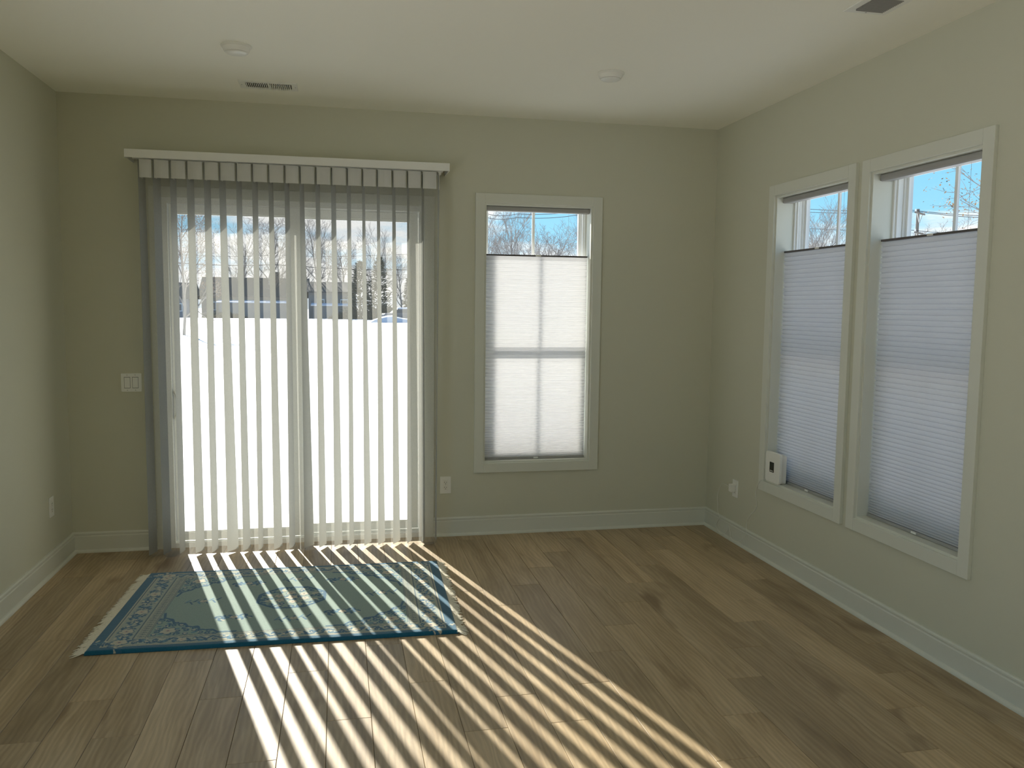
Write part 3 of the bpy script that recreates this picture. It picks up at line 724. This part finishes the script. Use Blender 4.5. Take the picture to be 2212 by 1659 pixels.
# ================================================================== ceiling fittings
for x, y, lab in ((1.133, -1.146, 'round white ceiling light above the sliding door, left of the pair'), (2.995, -1.135, 'round white ceiling light toward the right, above the space before the window')):
    t = empty('ceiling_light', (x, y, H), lab, 'ceiling light')
    MB().lathe([(.0, 0), (.071, 0), (.072, -.003), (.070, -.006), (.064, -.010), (.060, -.022), (.054, -.030), (.0, -.031)][::-1], 48, (x, y, H)).build('housing', PLAST_G, t, smooth=False, auto=True)
    MB().lathe([(.0, -.031), (.050, -.031), (.046, -.035), (.030, -.038), (.0, -.039)], 40, (x, y, H)).build('lens', PLASTIC, t, auto=True, label='milky lens')
def vent(x0, x1, y0, y1, lab, along='x', nl=11, rot=0.0, banks=2):
    t = empty('ceiling_vent', ((x0+x1)/2, (y0+y1)/2, H), lab, 'air vent')
    cx_, cy_ = (x0+x1)/2, (y0+y1)/2; fw = .034
    f = MB(); zz = H-.004
    f.box(x0, x1, y0, y0+fw, zz, H); f.box(x0, x1, y1-fw, y1, zz, H); f.box(x0, x0+fw, y0+fw, y1-fw, zz, H); f.box(x1-fw, x1, y0+fw, y1-fw, zz, H)
    if banks == 2: f.box(cx_-.006, cx_+.006, y0+fw, y1-fw, zz-.001, H)
    f.build('frame', PLASTIC, t, bevel=.0012)
    MB().box(x0+fw, x1-fw, y0+fw, y1-fw, H-.0006, H+.0).build('duct_opening', DARK, t)
    if along == 'x':
        rngs = ((x0+fw+.002, cx_-.007), (cx_+.007, x1-fw-.002))
        for bi, (a_, b_) in enumerate(rngs):
            st = (b_-a_)/nl
            for k in range(nl):
                xc = a_ + (k+.5)*st; s_ = .0022 if bi == 0 else -.0008; m = MB()
                m.loft([[(xc-.0022-s_, y0+fw, H-.001), (xc+.0022-s_, y0+fw, H-.001), (xc+.0022+s_, y0+fw, H-.012), (xc-.0022+s_, y0+fw, H-.012)],
                        [(xc-.0022-s_, y1-fw, H-.001), (xc+.0022-s_, y1-fw, H-.001), (xc+.0022+s_, y1-fw, H-.012), (xc-.0022+s_, y1-fw, H-.012)]])
                m.build('louver', PLASTIC, t)
    else:
        st = (y1-y0-2*fw)/nl
        for k in range(nl):
            yc = y0+fw + (k+.5)*st
            if abs(yc-cy_) < .006: continue
            m = MB(); m.loft([[(x0+fw, yc-.0009, H-.001), (x0+fw, yc+.0009, H-.001), (x0+fw, yc+.0035, H-.010), (x0+fw, yc+.0018, H-.010)], [(x1-fw, yc-.0009, H-.001), (x1-fw, yc+.0009, H-.001), (x1-fw, yc+.0035, H-.010), (x1-fw, yc+.0018, H-.010)]])
            m.build('louver', RAIL_G, t)
        m = MB(); m.box(x0+fw, x1-fw, cy_-.005, cy_+.005, H-.011, H); m.build('center_bar', PLASTIC, t)
    for sx, sy in (((x0+.013), cy_), ((x1-.013), cy_)) if along == 'x' else ((cx_, y1-.013), (cx_, y0+.013)):
        MB().lathe([(0, -.0055), (.003, -.0055), (.0035, -.004), (0, -.004)], 10, (sx, sy, H)).build('screw', METAL, t)
    return t
vent(1.069, 1.383, -.529, -.359, 'white slotted ceiling air vent close to the far wall above the blind')
vent(3.622, 3.812, -2.60, -2.232, 'white ceiling air vent at the top right corner of the picture, cut by the frame', along='y', nl=30)

# ================================================================== wall plates
sw = empty('light_switch', (.361, 0, 1.04), 'double rocker light switch plate left of the blind', 'light switch')
MB().rbox(.303, .419, .984, 1.096, .006, -.0055, 0).build('plate', PLASTIC, sw, bevel=.0015)
for xc in (.338, .384):
    MB().box(xc-.0175, xc+.0175, -.0058, -.0054, 1.006, 1.074).build('gap', DARK, sw)
    m = MB(); m.loft([[(xc-.016, -.006, 1.008), (xc+.016, -.006, 1.008), (xc+.016, -.006, 1.072), (xc-.016, -.006, 1.072)], [(xc-.0155, -.0085, 1.0085), (xc+.0155, -.0085, 1.0085), (xc+.0155, -.0065, 1.0715), (xc-.0155, -.0065, 1.0715)]]).build('rocker', PLASTIC, sw)
    for zz in (.994, 1.086): MB().lathe([(0, -.0062), (.0022, -.0062), (.0026, -.0054), (0, -.0054)], 10, (xc, 0, zz), axis='y').build('screw', RAIL_G, sw)
def outlet(fm, uc, zc, lab, name='wall_outlet'):
    c = fm(uc, 0, zc); t = empty(name, c, lab, 'outlet')
    m = MB(); p = [fm(uc+a, d, zc+z) for d in (0, -.005) for a, z in ((-.036, -.057), (.036, -.057), (.036, .057), (-.036, .057))]
    m.loft([p[:4], p[4:]]).build('plate', PLASTIC, t, bevel=.0015)
    m = MB(); ubox(m, fm, uc-.0172, uc+.0172, -.005, -.0068, zc-.034, zc+.034); m.build('receptacle', PLAST_G, t, bevel=.0008)
    for zz in (-.017, .017):
        for a, h in ((-.0065, .004), (.0065, .0032)):
            m = MB(); ubox(m, fm, uc+a-.0011, uc+a+.0011, -.0067, -.0071, zc+zz-h+.002, zc+zz+h+.002); m.build('slot', DARK, t)
        m = MB(); ubox(m, fm, uc-.0022, uc+.0022, -.0067, -.0071, zc+zz-.0105, zc+zz-.0065); m.build('slot', DARK, t)
    m = MB(); ubox(m, fm, uc-.0014, uc+.0014, -.0067, -.0074, zc-.0014, zc+.0014); m.build('screw', METAL, t)
    return t
outlet(map_back, 2.282, .343, 'white wall outlet between the blind and the far window')
outlet(map_right, .437, .350, 'white wall outlet by the right corner with a square adapter plugged in')
outlet(lambda u, d, z: (-d, -u, z), .365, .372, 'white wall outlet low on the left wall near the corner')

# power adapter plugged in to the corner outlet
ad = empty('power_adapter', (W-.0075, -.430, .352), 'square white power adapter plugged in the outlet by the right corner', 'adapter')
m = MB(); m.rbox(-.452, -.408, .328, .378, .006, W-.036, W-.0078, plane='yz').build('body', PLAST_G, ad, bevel=.002)
MB().tube([(W-.020, -.4085, .350), (W-.020, -.396, .350)], .0035, 8).build('strain_relief', PLAST_G, ad)

# ================================================================== router on the sill
SZ = WZ0 + .0125
rt = empty('router', (4.175, -.93, SZ), 'white upright wireless router with small dark screen on the sill of the corner-side right window', 'router')
yc0, yc1 = -1.012, -.842
m = MB(); m.rbox(yc0, yc1-.004, SZ, SZ+.182, .018, 4.122, 4.140, plane='yz').build('face', PLASTIC, rt, bevel=.003)
m = MB(); m.rbox(yc0+.012, yc1-.016, SZ+.0, SZ+.170, .016, 4.140, 4.176, plane='yz').build('body', PLAST_G, rt, bevel=.004)
m = MB(); m.rbox(-.948, -.900, SZ+.062, SZ+.122, .003, 4.1205, 4.1222, plane='yz').build('display', mat('black_screen', (.012, .014, .012), .12, .5), rt, label='small black screen')
for k in range(3):
    MB().box(4.1200, 4.1206, -.940+k*.013, -.932+k*.013, SZ+.067, SZ+.073).build('screen_mark', PLASTIC, rt)
def curve_tube(pts, r, n=6, sub=10):
    """smooth tube through points (Catmull-Rom)"""
    P = [Vector(p) for p in pts]; P = [P[0]*2-P[1]] + P + [P[-1]*2-P[-2]]; out = []
    for i in range(1, len(P)-2):
        for k in range(sub):
            t = k/sub; a, b_, c, d = P[i-1], P[i], P[i+1], P[i+2]
            out.append(.5*((2*b_) + (c-a)*t + (2*a-5*b_+4*c-d)*t*t + (3*b_-a-3*c+d)*t**3))
    out.append(P[-2]); return MB().tube(out, r, n)
xw = W-.0045
cable = [(4.150, -.850, SZ+.008), (4.132, -.836, SZ+.004), (4.119, -.800, WZ0-.002), (4.119, -.768, .445), (xw-.008, -.742, .430), (xw, -.716, .400), (xw, -.712, .375), (xw, -.728, .335), (xw, -.732, .300), (xw, -.700, .262), (xw, -.655, .225), (xw-.002, -.628, .190), (xw-.012, -.632, .150), (W-.019, -.640, .118), (W-.020, -.600, .060), (W-.033, -.54, .022), (W-.033, -.47, .024), (W-.021, -.42, .055), (W-.020, -.40, .095), (W-.020, -.385, .060), (W-.033, -.35, .022), (W-.033, -.29, .020), (W-.021, -.22, .050), (W-.020, -.255, .110), (xw-.012, -.225, .150), (xw, -.195, .190), (xw, -.185, .240), (xw, -.215, .300), (W-.012, -.27, .345), (W-.020, -.34, .356), (W-.020, -.396, .350)]
tag(curve_tube(cable, .0016).build('power_cable', PLAST_G, smooth=True), 'thin white cable from the router down to the adapter, looped on the baseboard', 'cable')

# ================================================================== outdoors
GZ = -.30
def snow_mat(name, col=(.84, .84, .84), bs=.5):
    m, n, l = node_mat(name)
    o = n.new('ShaderNodeOutputMaterial'); b = n.new('ShaderNodeBsdfPrincipled'); l.new(b.outputs[0], o.inputs[0])
    g = n.new('ShaderNodeNewGeometry')
    t = n.new('ShaderNodeTexNoise'); t.inputs['Scale'].default_value = 1.6; t.inputs['Detail'].default_value = 8; t.inputs['Roughness'].default_value = .6; l.new(g.outputs['Position'], t.inputs['Vector'])
    t2 = n.new('ShaderNodeTexNoise'); t2.inputs['Scale'].default_value = .12; t2.inputs['Detail'].default_value = 4; l.new(g.outputs['Position'], t2.inputs['Vector'])
    r = n.new('ShaderNodeValToRGB'); l.new(t.outputs['Fac'], r.inputs[0])
    r.color_ramp.elements[0].position = .30; r.color_ramp.elements[0].color = tuple(c*.80 for c in col)+(1,); r.color_ramp.elements[1].position = .55; r.color_ramp.elements[1].color = tuple(col)+(1,)
    # dead grass poking through here and there
    t3 = n.new('ShaderNodeTexNoise'); t3.inputs['Scale'].default_value = 5; t3.inputs['Detail'].default_value = 6; l.new(g.outputs['Position'], t3.inputs['Vector'])
    mr = n.new('ShaderNodeMapRange'); mr.inputs['From Min'].default_value = .66; mr.inputs['From Max'].default_value = .74; l.new(t3.outputs['Fac'], mr.inputs['Value'])
    ml = n.new('ShaderNodeMath'); ml.operation = 'MULTIPLY'; ml.inputs[1].default_value = .6; l.new(mr.outputs[0], ml.inputs[0])
    mx = n.new('ShaderNodeMix'); mx.data_type = 'RGBA'; l.new(ml.outputs[0], mx.inputs[0]); l.new(r.outputs[0], mx.inputs[6]); mx.inputs[7].default_value = (.50, .47, .42, 1)
    l.new(mx.outputs[2], b.inputs['Base Color']); b.inputs['Roughness'].default_value = .75
    bp = n.new('ShaderNodeBump'); bp.inputs['Strength'].default_value = bs; bp.inputs['Distance'].default_value = .09; l.new(t.outputs['Fac'], bp.inputs['Height']); l.new(bp.outputs[0], b.inputs['Normal'])
    return m
SNOW = snow_mat('field_snow')
SNOWC = mat('roof_snow', (.74, .76, .80), .8, .2)
BARK = mat('grey_bark', (.30, .27, .24), .9, .2)
LEAF = mat('dead_oak_leaf', (.33, .20, .10), .8, .2)
PINE = mat('dark_conifer', (.045, .06, .04), .9, .2)
HEDGE = mat('bare_hedge', (.085, .08, .06), .9, .2)
SIDING = mat('grey_siding', (.24, .23, .22), .8, .2)
SIDING2 = mat('blue_grey_siding', (.20, .22, .25), .8, .2)
ROOFD = mat('dark_shingles', (.10, .095, .09), .9, .2)
WOODP = mat('weathered_pole', (.20, .17, .14), .9, .2)
WIRE = mat('black_wire', (.05, .05, .05), .6, .3)
CARP = mat('grey_car_paint', (.14, .15, .17), .3, .6)
TIRE = mat('tyre', (.02, .02, .02), .8, .2)
WINB = mat('house_window_glass', (.08, .09, .10), .15, .6)
# ground: gently uneven close in, with a low rise where the field ends
gx = np.concatenate([-np.geomspace(260, 1, 30), np.linspace(-.8, .8, 5), np.geomspace(1, 330, 32)]); gy = np.concatenate([[-60, -30, -14], np.linspace(-9, 24, 60), np.geomspace(26, 420, 40)])
GX, GY = np.meshgrid(gx*1.0, gy)
GZZ = GZ + .02*np.sin(GX*1.3+GY*.6)*np.exp(-((GY-8)/20)**2) + .015*np.sin(GY*2.1+1)*np.exp(-((GY-8)/20)**2)
inside = (GX > -1.5) & (GX < 6.5) & (GY < .6) & (GY > -10)
GZZ = np.where(inside, GZ-.02, GZZ); GZZ = np.where(GY > 112, GZ-.4, GZZ)
gi = np.arange(GX.size).reshape(GX.shape)
mg = MB(); mg.v = [tuple(p) for p in np.stack([GX, GY, GZZ], -1).reshape(-1, 3)]
mg.f = [tuple(int(k) for k in (gi[j, i], gi[j, i+1], gi[j+1, i+1], gi[j+1, i])) for j in range(GX.shape[0]-1) for i in range(GX.shape[1]-1)]
tag(mg.build('snow_field', SNOW, smooth=True), 'wide field of snow outside the sliding door', None, None, 'structure')

CP = (1.594, -5.41, 1.5216)
def at_az(az, dist): a_ = math.radians(az); return (CP[0]+dist*math.sin(a_), CP[1]+dist*math.cos(a_))
def tree_mesh(seed, hgt_, spread, levels=5, twig=.012, trunk=.16, name='t', up=.35, leaf=False, first=.18):
    r = random.Random(seed); tb = MB(); br = MB(); tips = []
    def grow(p, d, ln, rad, lv):
        n = 4 if lv > 1 else 3; pts = [p]; rads = [rad]; c = p.copy(); dd = d.copy()
        for k in range(n):
            dd = (dd + Vector((r.gauss(0, .10), r.gauss(0, .10), r.gauss(0, .06)+.03))).normalized(); c = c + dd*(ln/n); pts.append(c.copy()); rads.append(rad*(1-.62*(k+1)/n))
        (tb if lv == levels else br).tube(pts, rads, 6 if lv == levels else 3, caps=False)
        if lv == 0: tips.append(c); return
        nch = (r.randint(11, 14) if lv == levels else r.randint(4, 6))
        for k in range(nch):
            f_s = first + (1-first)*(k+.6)/nch if lv == levels else .25+.75*(k+.5)/nch
            i_ = min(n-1, int(f_s*n)); q = f_s*n-i_; p2 = pts[i_].lerp(pts[i_+1], q); r2 = rads[i_]*(1-q)+rads[i_+1]*q
            ax = pts[i_+1]-pts[i_]; ax.normalize(); a_ = k*2.4 + r.uniform(-.5, .5); s_ = Vector((math.cos(a_), math.sin(a_), 0)); s_ = (s_-ax*s_.dot(ax)).normalized()
            th = math.radians(r.uniform(22, 48))*spread; nd = (ax*math.cos(th)+s_*math.sin(th)+Vector((0, 0, up*.35))).normalized()
            l2 = ln*r.uniform(.42, .60)*(1.0-.30*f_s if lv == levels else 1)
            grow(p2, nd, l2, max(twig, r2*.62), lv-1)
    grow(Vector((0, 0, -.15)), Vector((0, 0, 1)), hgt_*.82, trunk, levels)
    out = [('trunk', tb.mesh('trunk', BARK)), ('branches', br.mesh('branches', BARK))]
    if leaf:
        lm = MB()
        for t in tips:
            for k in range(leaf):
                p = t + Vector((r.gauss(0, .22), r.gauss(0, .22), r.gauss(0, .18))); a_ = r.uniform(0, 6); s_ = r.uniform(.025, .05); c, s2 = math.cos(a_)*s_, math.sin(a_)*s_; tz = r.uniform(-s_, s_)
                lm.quad(p+Vector((-c, -s2, -tz)), p+Vector((s2*.6, -c*.6, s_*.3)), p+Vector((c, s2, tz)), p+Vector((-s2*.6, c*.6, -s_*.3)))
        out.append(('dead_leaves', lm.mesh('dead_leaves', LEAF)))
    return out
T1 = tree_mesh(2, 13, 1.0, 4, .011, .18); T2 = tree_mesh(5, 12, .8, 4, .011, .15); T3 = tree_mesh(9, 11, 1.15, 4, .012, .16)
TO = tree_mesh(14, 10, 1.3, 4, .010, .17, up=.1, leaf=8, first=.12)
def tree(variant, az, dist, top_el, lab, base=13, name='bare_tree', cat='tree', z=None, rz=None, wide=1.0, group=None):
    x, y = at_az(az, dist); z0 = GZ if z is None else z
    hh = dist*math.tan(math.radians(top_el)) + CP[2] - z0; s_ = hh/base
    t = empty(name, (x, y, z0), lab, cat, group)
    t.rotation_euler.z = rz if rz is not None else az*1.7; t.scale = (s_*wide, s_*wide, s_)
    for nm, me_ in variant:
        o = bpy.data.objects.new(nm, me_); C.objects.link(o); o.parent = t
        if nm != 'trunk': o['kind'] = 'stuff'
FZ = GZ-.4
tree(T1, -1.1, 128, 5.6, 'tall bare tree behind the houses, seen just right of the door’s middle stile', z=FZ)
tree(T2, 2.1, 132, 4.6, 'bare tree rising behind the dark hedge, right half of the door', base=12, z=FZ)
tree(T3, -4.6, 130, 5.2, 'bare tree behind the low grey house, left half of the door', base=11, z=FZ, wide=1.2)
tree(T2, -6.4, 134, 4.6, 'slimmer bare tree behind the snow-edged porch roof, left half of the door', base=12, z=FZ, wide=1.2)
tree(T1, -3.0, 140, 4.4, 'bare tree seen just left of the door’s middle stile', z=FZ, wide=1.2)
tree(T3, .6, 138, 4.2, 'low bare tree between the tallest one and the conifers', base=11, z=FZ, wide=1.3)
tree(T3, 4.3, 125, 3.4, 'small bare tree at the right edge of the door glass, above the parked car', base=11, z=FZ, wide=1.1)
tree(T1, 12.2, 78, 6.6, 'tallest bare tree, left of the muntin in the far-wall window', rz=2.0)
tree(T2, 11.0, 80, 5.3, 'slim bare tree at the left of the far-wall window', base=12, wide=1.2)
tree(T3, 10.0, 84, 4.4, 'low bushy bare tree at the left edge of the far-wall window', base=11, wide=1.2)
tree(T1, 16.4, 74, 6.9, 'bare tree at the right edge of the far-wall window', rz=.6)
tree(T3, 14.6, 86, 5.3, 'rounded bare tree right of the muntin in the far-wall window', base=11, wide=1.3)
tree(T2, 13.4, 90, 4.6, 'low bare tree just right of the muntin in the far-wall window', base=12, wide=1.5)
tree(T1, 31.6, 70, 6.0, 'bare tree in the corner-side right window', rz=1.0)
tree(T3, 30.4, 76, 5.3, 'lower bare tree left in the corner-side right window', base=11, wide=1.3)
tree(T2, 33.0, 74, 5.4, 'bare tree at the right in the corner-side right window', base=12, wide=1.3)
tree(T3, 38.2, 120, 4.9, 'distant bare tree behind the utility pole', base=11, z=FZ, wide=1.6)
tree(TO, 46.6, 24, 13.5, 'oak with brown dead leaves in the right window nearest the camera', base=10, name='oak_tree', rz=2.2, wide=.92)
tree(TO, -9.7, 52, 7.4, 'oak with brown dead leaves at the left edge of the door glass', base=10, name='oak_tree', rz=.4, wide=.62)

def conifer(az, dist, top_el, w_, lab):
    x, y = at_az(az, dist); z0 = FZ; hh = dist*math.tan(math.radians(top_el))+CP[2]-z0; r = random.Random(int(az*10)+99)
    t = empty('conifer', (x, y, z0), lab, 'tree')
    def loc(o): o.matrix_parent_inverse = Matrix.Identity(4)
    loc(MB().tube([(0, 0, -.1), (0, 0, hh)], [.22, .03], 6).build('trunk', BARK, t))
    m = MB()
    for k in range(1500):
        s_ = r.random()**1.15; zz = hh*(.05+.93*s_); rad = (w_*(1-s_)**.75*(.72+.28*math.sin(s_*31+k % 3))+.10)*r.uniform(.35, 1.12); a_ = r.uniform(0, 2*PI); c, s2 = math.cos(a_), math.sin(a_)
        p = Vector((c*rad, s2*rad, zz - rad*.30)); l_ = r.uniform(.25, .55); dr = Vector((c, s2, r.uniform(-.2, .7))).normalized()*l_
        sd_ = Vector((-s2, c, r.uniform(-.3, .3)))*l_*.30
        m.loft([[p-sd_, p+Vector((0, 0, .09)), p+sd_], [p+dr-sd_*.2, p+dr+Vector((0, 0, .02)), p+dr+sd_*.2]])
    loc(m.build('foliage', PINE, t, kind='stuff'))
conifer(1.45, 118, 3.0, 2.6, 'dark conifer, left of the two behind the hedge in the right half of the door')
conifer(2.75, 119, 3.3, 3.0, 'dark conifer, right of the two behind the hedge in the right half of the door')
conifer(4.75, 135, 1.9, 1.5, 'small slim conifer at the far right edge of the door glass')

# ---- houses beyond the field
def house(az, dist, w_, d_, wall_h, roof_h, lab, wallm=SIDING, snow_eave=False, yaw=0, nwin=4, chimney=None, lean=None):
    x, y = at_az(az, dist); t = empty('house', (x, y, FZ), lab, 'house'); t.rotation_euler.z = yaw
    def loc(o, p=None):
        o.matrix_parent_inverse = Matrix.Identity(4); return o
    a_, b_ = w_/2, d_/2
    wl = loc(MB().box(-a_, a_, -b_, b_, 0, wall_h).build('wall', wallm, t))
    r = MB(); ov = .5
    r.loft([[(-a_-ov, -b_-ov, wall_h), (-a_-ov, 0, wall_h+roof_h), (-a_-ov, b_+ov, wall_h), (-a_-ov, b_+ov, wall_h-.15), (-a_-ov, -b_-ov, wall_h-.15)], [(a_+ov, -b_-ov, wall_h), (a_+ov, 0, wall_h+roof_h), (a_+ov, b_+ov, wall_h), (a_+ov, b_+ov, wall_h-.15), (a_+ov, -b_-ov, wall_h-.15)]])
    rf = loc(r.build('roof', ROOFD, t))
    if snow_eave: loc(MB().box(-a_-ov-.05, a_+ov+.05, -b_-ov-.08, -b_-ov+.6, wall_h-.02, wall_h+.18).build('eave_snow', SNOWC, t, label='strip of snow along the eave'))
    for k in range(nwin):
        xx = -a_ + w_*(k+.5)/nwin; wo_ = loc(MB().box(xx-.55, xx+.55, -b_-.06, -b_+.02, wall_h*.38, wall_h*.75).build('window', VINYL, t))
        po = MB().box(xx-.45, xx+.45, -b_-.08, -b_-.055, wall_h*.42, wall_h*.71).build('pane', WINB, wo_); po.matrix_parent_inverse = Matrix.Identity(4)
    if chimney is not None: loc(MB().box(chimney-.4, chimney+.4, -.4, .4, wall_h, wall_h+roof_h+.9).build('chimney', ROOFD, t))
    if lean:
        x0, x1, lh = lean
        loc(MB().box(x0, x1, -b_-3.0, -b_+.1, 0, lh).build('porch', SIDING, t))
        loc(MB().loft([[(x0-.3, -b_-3.3, lh), (x0-.3, -b_-3.3, lh+.16), (x0-.3, -b_, lh+.40), (x0-.3, -b_, lh)], [(x1+.3, -b_-3.3, lh), (x1+.3, -b_-3.3, lh+.16), (x1+.3, -b_, lh+.40), (x1+.3, -b_, lh)]]).build('porch_roof_snow', SNOWC, t, label='snow on the porch roof'))
house(-5.2, 132, 14.5, 9, 3.4, 2.8, 'long dark house with a snowy porch roof, left half of the door', lean=(-4.5, 6.5, 2.4), nwin=5, chimney=3)
house(-.35, 126, 6.6, 8, 4.1, 1.5, 'grey house with garage under the tallest bare tree, right half of the door', lean=(-2.6, 2.6, 2.1), nwin=2)
house(-10.3, 128, 5.5, 8, 3.0, 2.2, 'small house partly hidden at the left edge of the door glass', wallm=SIDING2, nwin=2)
# ---- hedges / shrubs
def shrub(az, dist, w_, h_, lab, mt=HEDGE, nm='hedge'):
    x, y = at_az(az, dist); r = random.Random(int(az*100)+7); t = MB()
    for k in range(900):
        a_ = r.uniform(0, 2*PI); px, py = r.uniform(-w_/2, w_/2), r.uniform(-.9, .9); zz = r.uniform(0, h_*.7); l_ = h_*r.uniform(.3, .45)
        e_ = max(0, 1-abs(px)/(w_/2))**.4; zz *= e_
        c = Vector((px, py, zz)); d = Vector((r.gauss(0, .5), r.gauss(0, .4), 1)).normalized()
        t.tube([c, c+d*l_*e_], [.05, .02], 3, caps=False)
    o = t.build(nm, mt); o.location = (x, y, FZ); tag(o, lab, 'hedge')
shrub(1.2, 112, 7.5, 2.0, 'dark hedge at the end of the field below the conifers')
shrub(3.0, 108, 4.0, 2.6, 'scruffy bush beside the parked car')
shrub(-7.2, 115, 6.5, 1.3, 'low dark hedge before the long house')
shrub(5.1, 112, 3.0, 2.4, 'bush at the far right edge of the door glass')
# ---- parked car with snow on it
def car(az, dist, lab, yaw):
    x, y = at_az(az, dist); t = empty('car', (x, y, GZ), lab, 'car'); t.rotation_euler.z = yaw
    def loc(o): o.matrix_parent_inverse = Matrix.Identity(4)
    side = [(-2.2, .35), (-2.25, .75), (-2.1, .95), (-1.2, 1.02), (-.7, 1.45), (.9, 1.50), (1.5, 1.05), (2.15, .92), (2.25, .6), (2.2, .35)]
    loc(MB().loft([[(p[0], -.85, p[1]) for p in side], [(p[0], .85, p[1]) for p in side]]).build('body', CARP, t, bevel=.06))
    loc(MB().loft([[(p[0], -.865, p[1]) for p in [(-1.05, 1.03), (-.62, 1.38), (.82, 1.42), (1.3, 1.05)]], [(p[0], .865, p[1]) for p in [(-1.05, 1.03), (-.62, 1.38), (.82, 1.42), (1.3, 1.05)]]]).build('side_window', WINB, t))
    for wx in (-1.4, 1.4):
        for wy in (-.8, .8): loc(MB().lathe([(0, wy-.1), (.33, wy-.1), (.33, wy+.1), (0, wy+.1)], 18, (wx, 0, .33), axis='y').build('wheel', TIRE, t))
    loc(MB().loft([[(p[0], -.8, p[1]) for p in [(-.7, 1.44), (-.6, 1.62), (.85, 1.66), (1.0, 1.46)]], [(p[0], .8, p[1]) for p in [(-.7, 1.44), (-.6, 1.62), (.85, 1.66), (1.0, 1.46)]]]).build('snow_cover', SNOWC, t, bevel=.05, label='snow on the roof'))
car(4.25, 96, 'grey parked car with snow on its roof at the right edge of the door glass', .15)
# snow banks along the end of the field
for az, ds, w_, h_, lab in ((3.6, 92, 5.0, .8, 'ploughed snow bank before the parked car'), (5.2, 106, 3.5, 1.1, 'taller snow bank right of the parked car')):
    x, y = at_az(az, ds); m = MB(); r = random.Random(3); rings = []
    for k in range(9):
        xx = -w_/2+w_*k/8; hh = h_*math.sin(PI*(k+.3)/8.6)*r.uniform(.75, 1.1)+.03; rings.append([(xx, -1.1, -.1), (xx, -.5, hh*.8), (xx, .1, hh), (xx, .6, hh*.7), (xx, 1.2, -.1)])
    o = m.loft(rings).build('snow_bank', SNOWC); o.location = (x, y, GZ); tag(o, lab, 'snow bank')
# ---- utility poles and lines
def pole(az, dist, top_el, lab, yaw, arms):
    x, y = at_az(az, dist); hh = dist*math.tan(math.radians(top_el))+CP[2]-GZ
    t = empty('utility_pole', (x, y, GZ), lab, 'utility pole'); t.rotation_euler.z = yaw
    def loc(o): o.matrix_parent_inverse = Matrix.Identity(4)
    loc(MB().tube([(0, 0, -.3), (0, 0, hh)], [.17, .12], 8).build('post', WOODP, t))
    for z, w_ in arms:
        loc(MB().box(-w_/2, w_/2, -.20, -.10, hh-z-.06, hh-z+.06).build('crossarm', WOODP, t))
        loc(MB().tube([(-w_*.3, -.14, hh-z), (0, -.12, hh-z-.8)], .03, 5).build('brace', METAL, t)); loc(MB().tube([(w_*.3, -.14, hh-z), (0, -.12, hh-z-.8)], .03, 5).build('brace', METAL, t))
        for q in (-.45, .45): loc(MB().lathe([(0, 0), (.05, 0), (.07, .06), (.04, .12), (.06, .18), (0, .22)], 8, (q*w_, -.15, hh-z+.06)).build('insulator', PLAST_G, t))
    return x, y, hh+GZ
pole(37.35, 75, 6.2, 'wooden utility pole with crossarms in the right window nearest the camera', .6, ((.35, 2.2), (1.9, 1.9)))
def wire(azs, lab, r=.03):
    pts = [(*at_az(a_, d_), CP[2]+d_*math.tan(math.radians(e_))) for a_, d_, e_ in azs]
    P = [Vector(p) for p in pts]; out = []
    for k in range(len(P)-1):
        for q_ in range(8):
            t = q_/8; s_ = P[k].lerp(P[k+1], t); s_.z -= .25*math.sin(PI*t); out.append(s_)
    out.append(P[-1]); tag(MB().tube(out, r, 4).build('power_line', WIRE, smooth=True), lab, 'power line')
wire([(-11, 112, 2.62), (-4, 108, 2.60), (6, 108, 2.46)], 'thick dark overhead line crossing both halves of the door', .045)
wire([(-11, 112, 3.15), (-4, 110, 3.2), (6, 110, 3.58)], 'thin overhead line above the thick one, seen in the door', .02)
wire([(-1, 112, 2.1), (6, 110, 2.2)], 'thin overhead line below the thick one, right half of the door', .018)
wire([(9.2, 60, 6.5), (12.0, 58, 6.25), (18, 56, 5.7+1.2)], 'upper overhead line at the top left of the far-wall window', .018)
wire([(9.2, 60, 6.25), (12.0, 58, 6.02), (18, 56, 6.6)], 'lower overhead line at the top left of the far-wall window', .018)
wire([(28, 84, 6.75), (37.0, 75, 6.15), (44, 72, 5.6)], 'upper overhead line strung to the pole, front one', .022)
wire([(28, 84, 6.50), (37.3, 75, 6.05), (44, 72, 5.45)], 'upper overhead line strung to the pole, rear one', .022)
wire([(28, 84, 5.55), (37.0, 75, 4.95), (44, 72, 4.6)], 'lower overhead line strung to the pole', .022)

GROUPS = {'window shade': 'pleated shades in the windows', 'ceiling light': 'round ceiling lights', 'air vent': 'ceiling air vents', 'outlet': 'wall outlets', 'house': 'houses beyond the snow field', 'hedge': 'hedges and bushes at the end of the field', 'power line': 'overhead lines', 'snow bank': 'snow banks by the parked car'}
for o in list(C.objects):
    if o.parent is None and 'category' in o:
        g_ = GROUPS.get(o['category'])
        if o['category'] == 'tree': g_ = {'bare_tree': 'bare trees outside', 'oak_tree': 'oaks with dead leaves', 'conifer': 'conifers beyond the field'}[o.name.split('.')[0]]
        if g_: o['group'] = g_
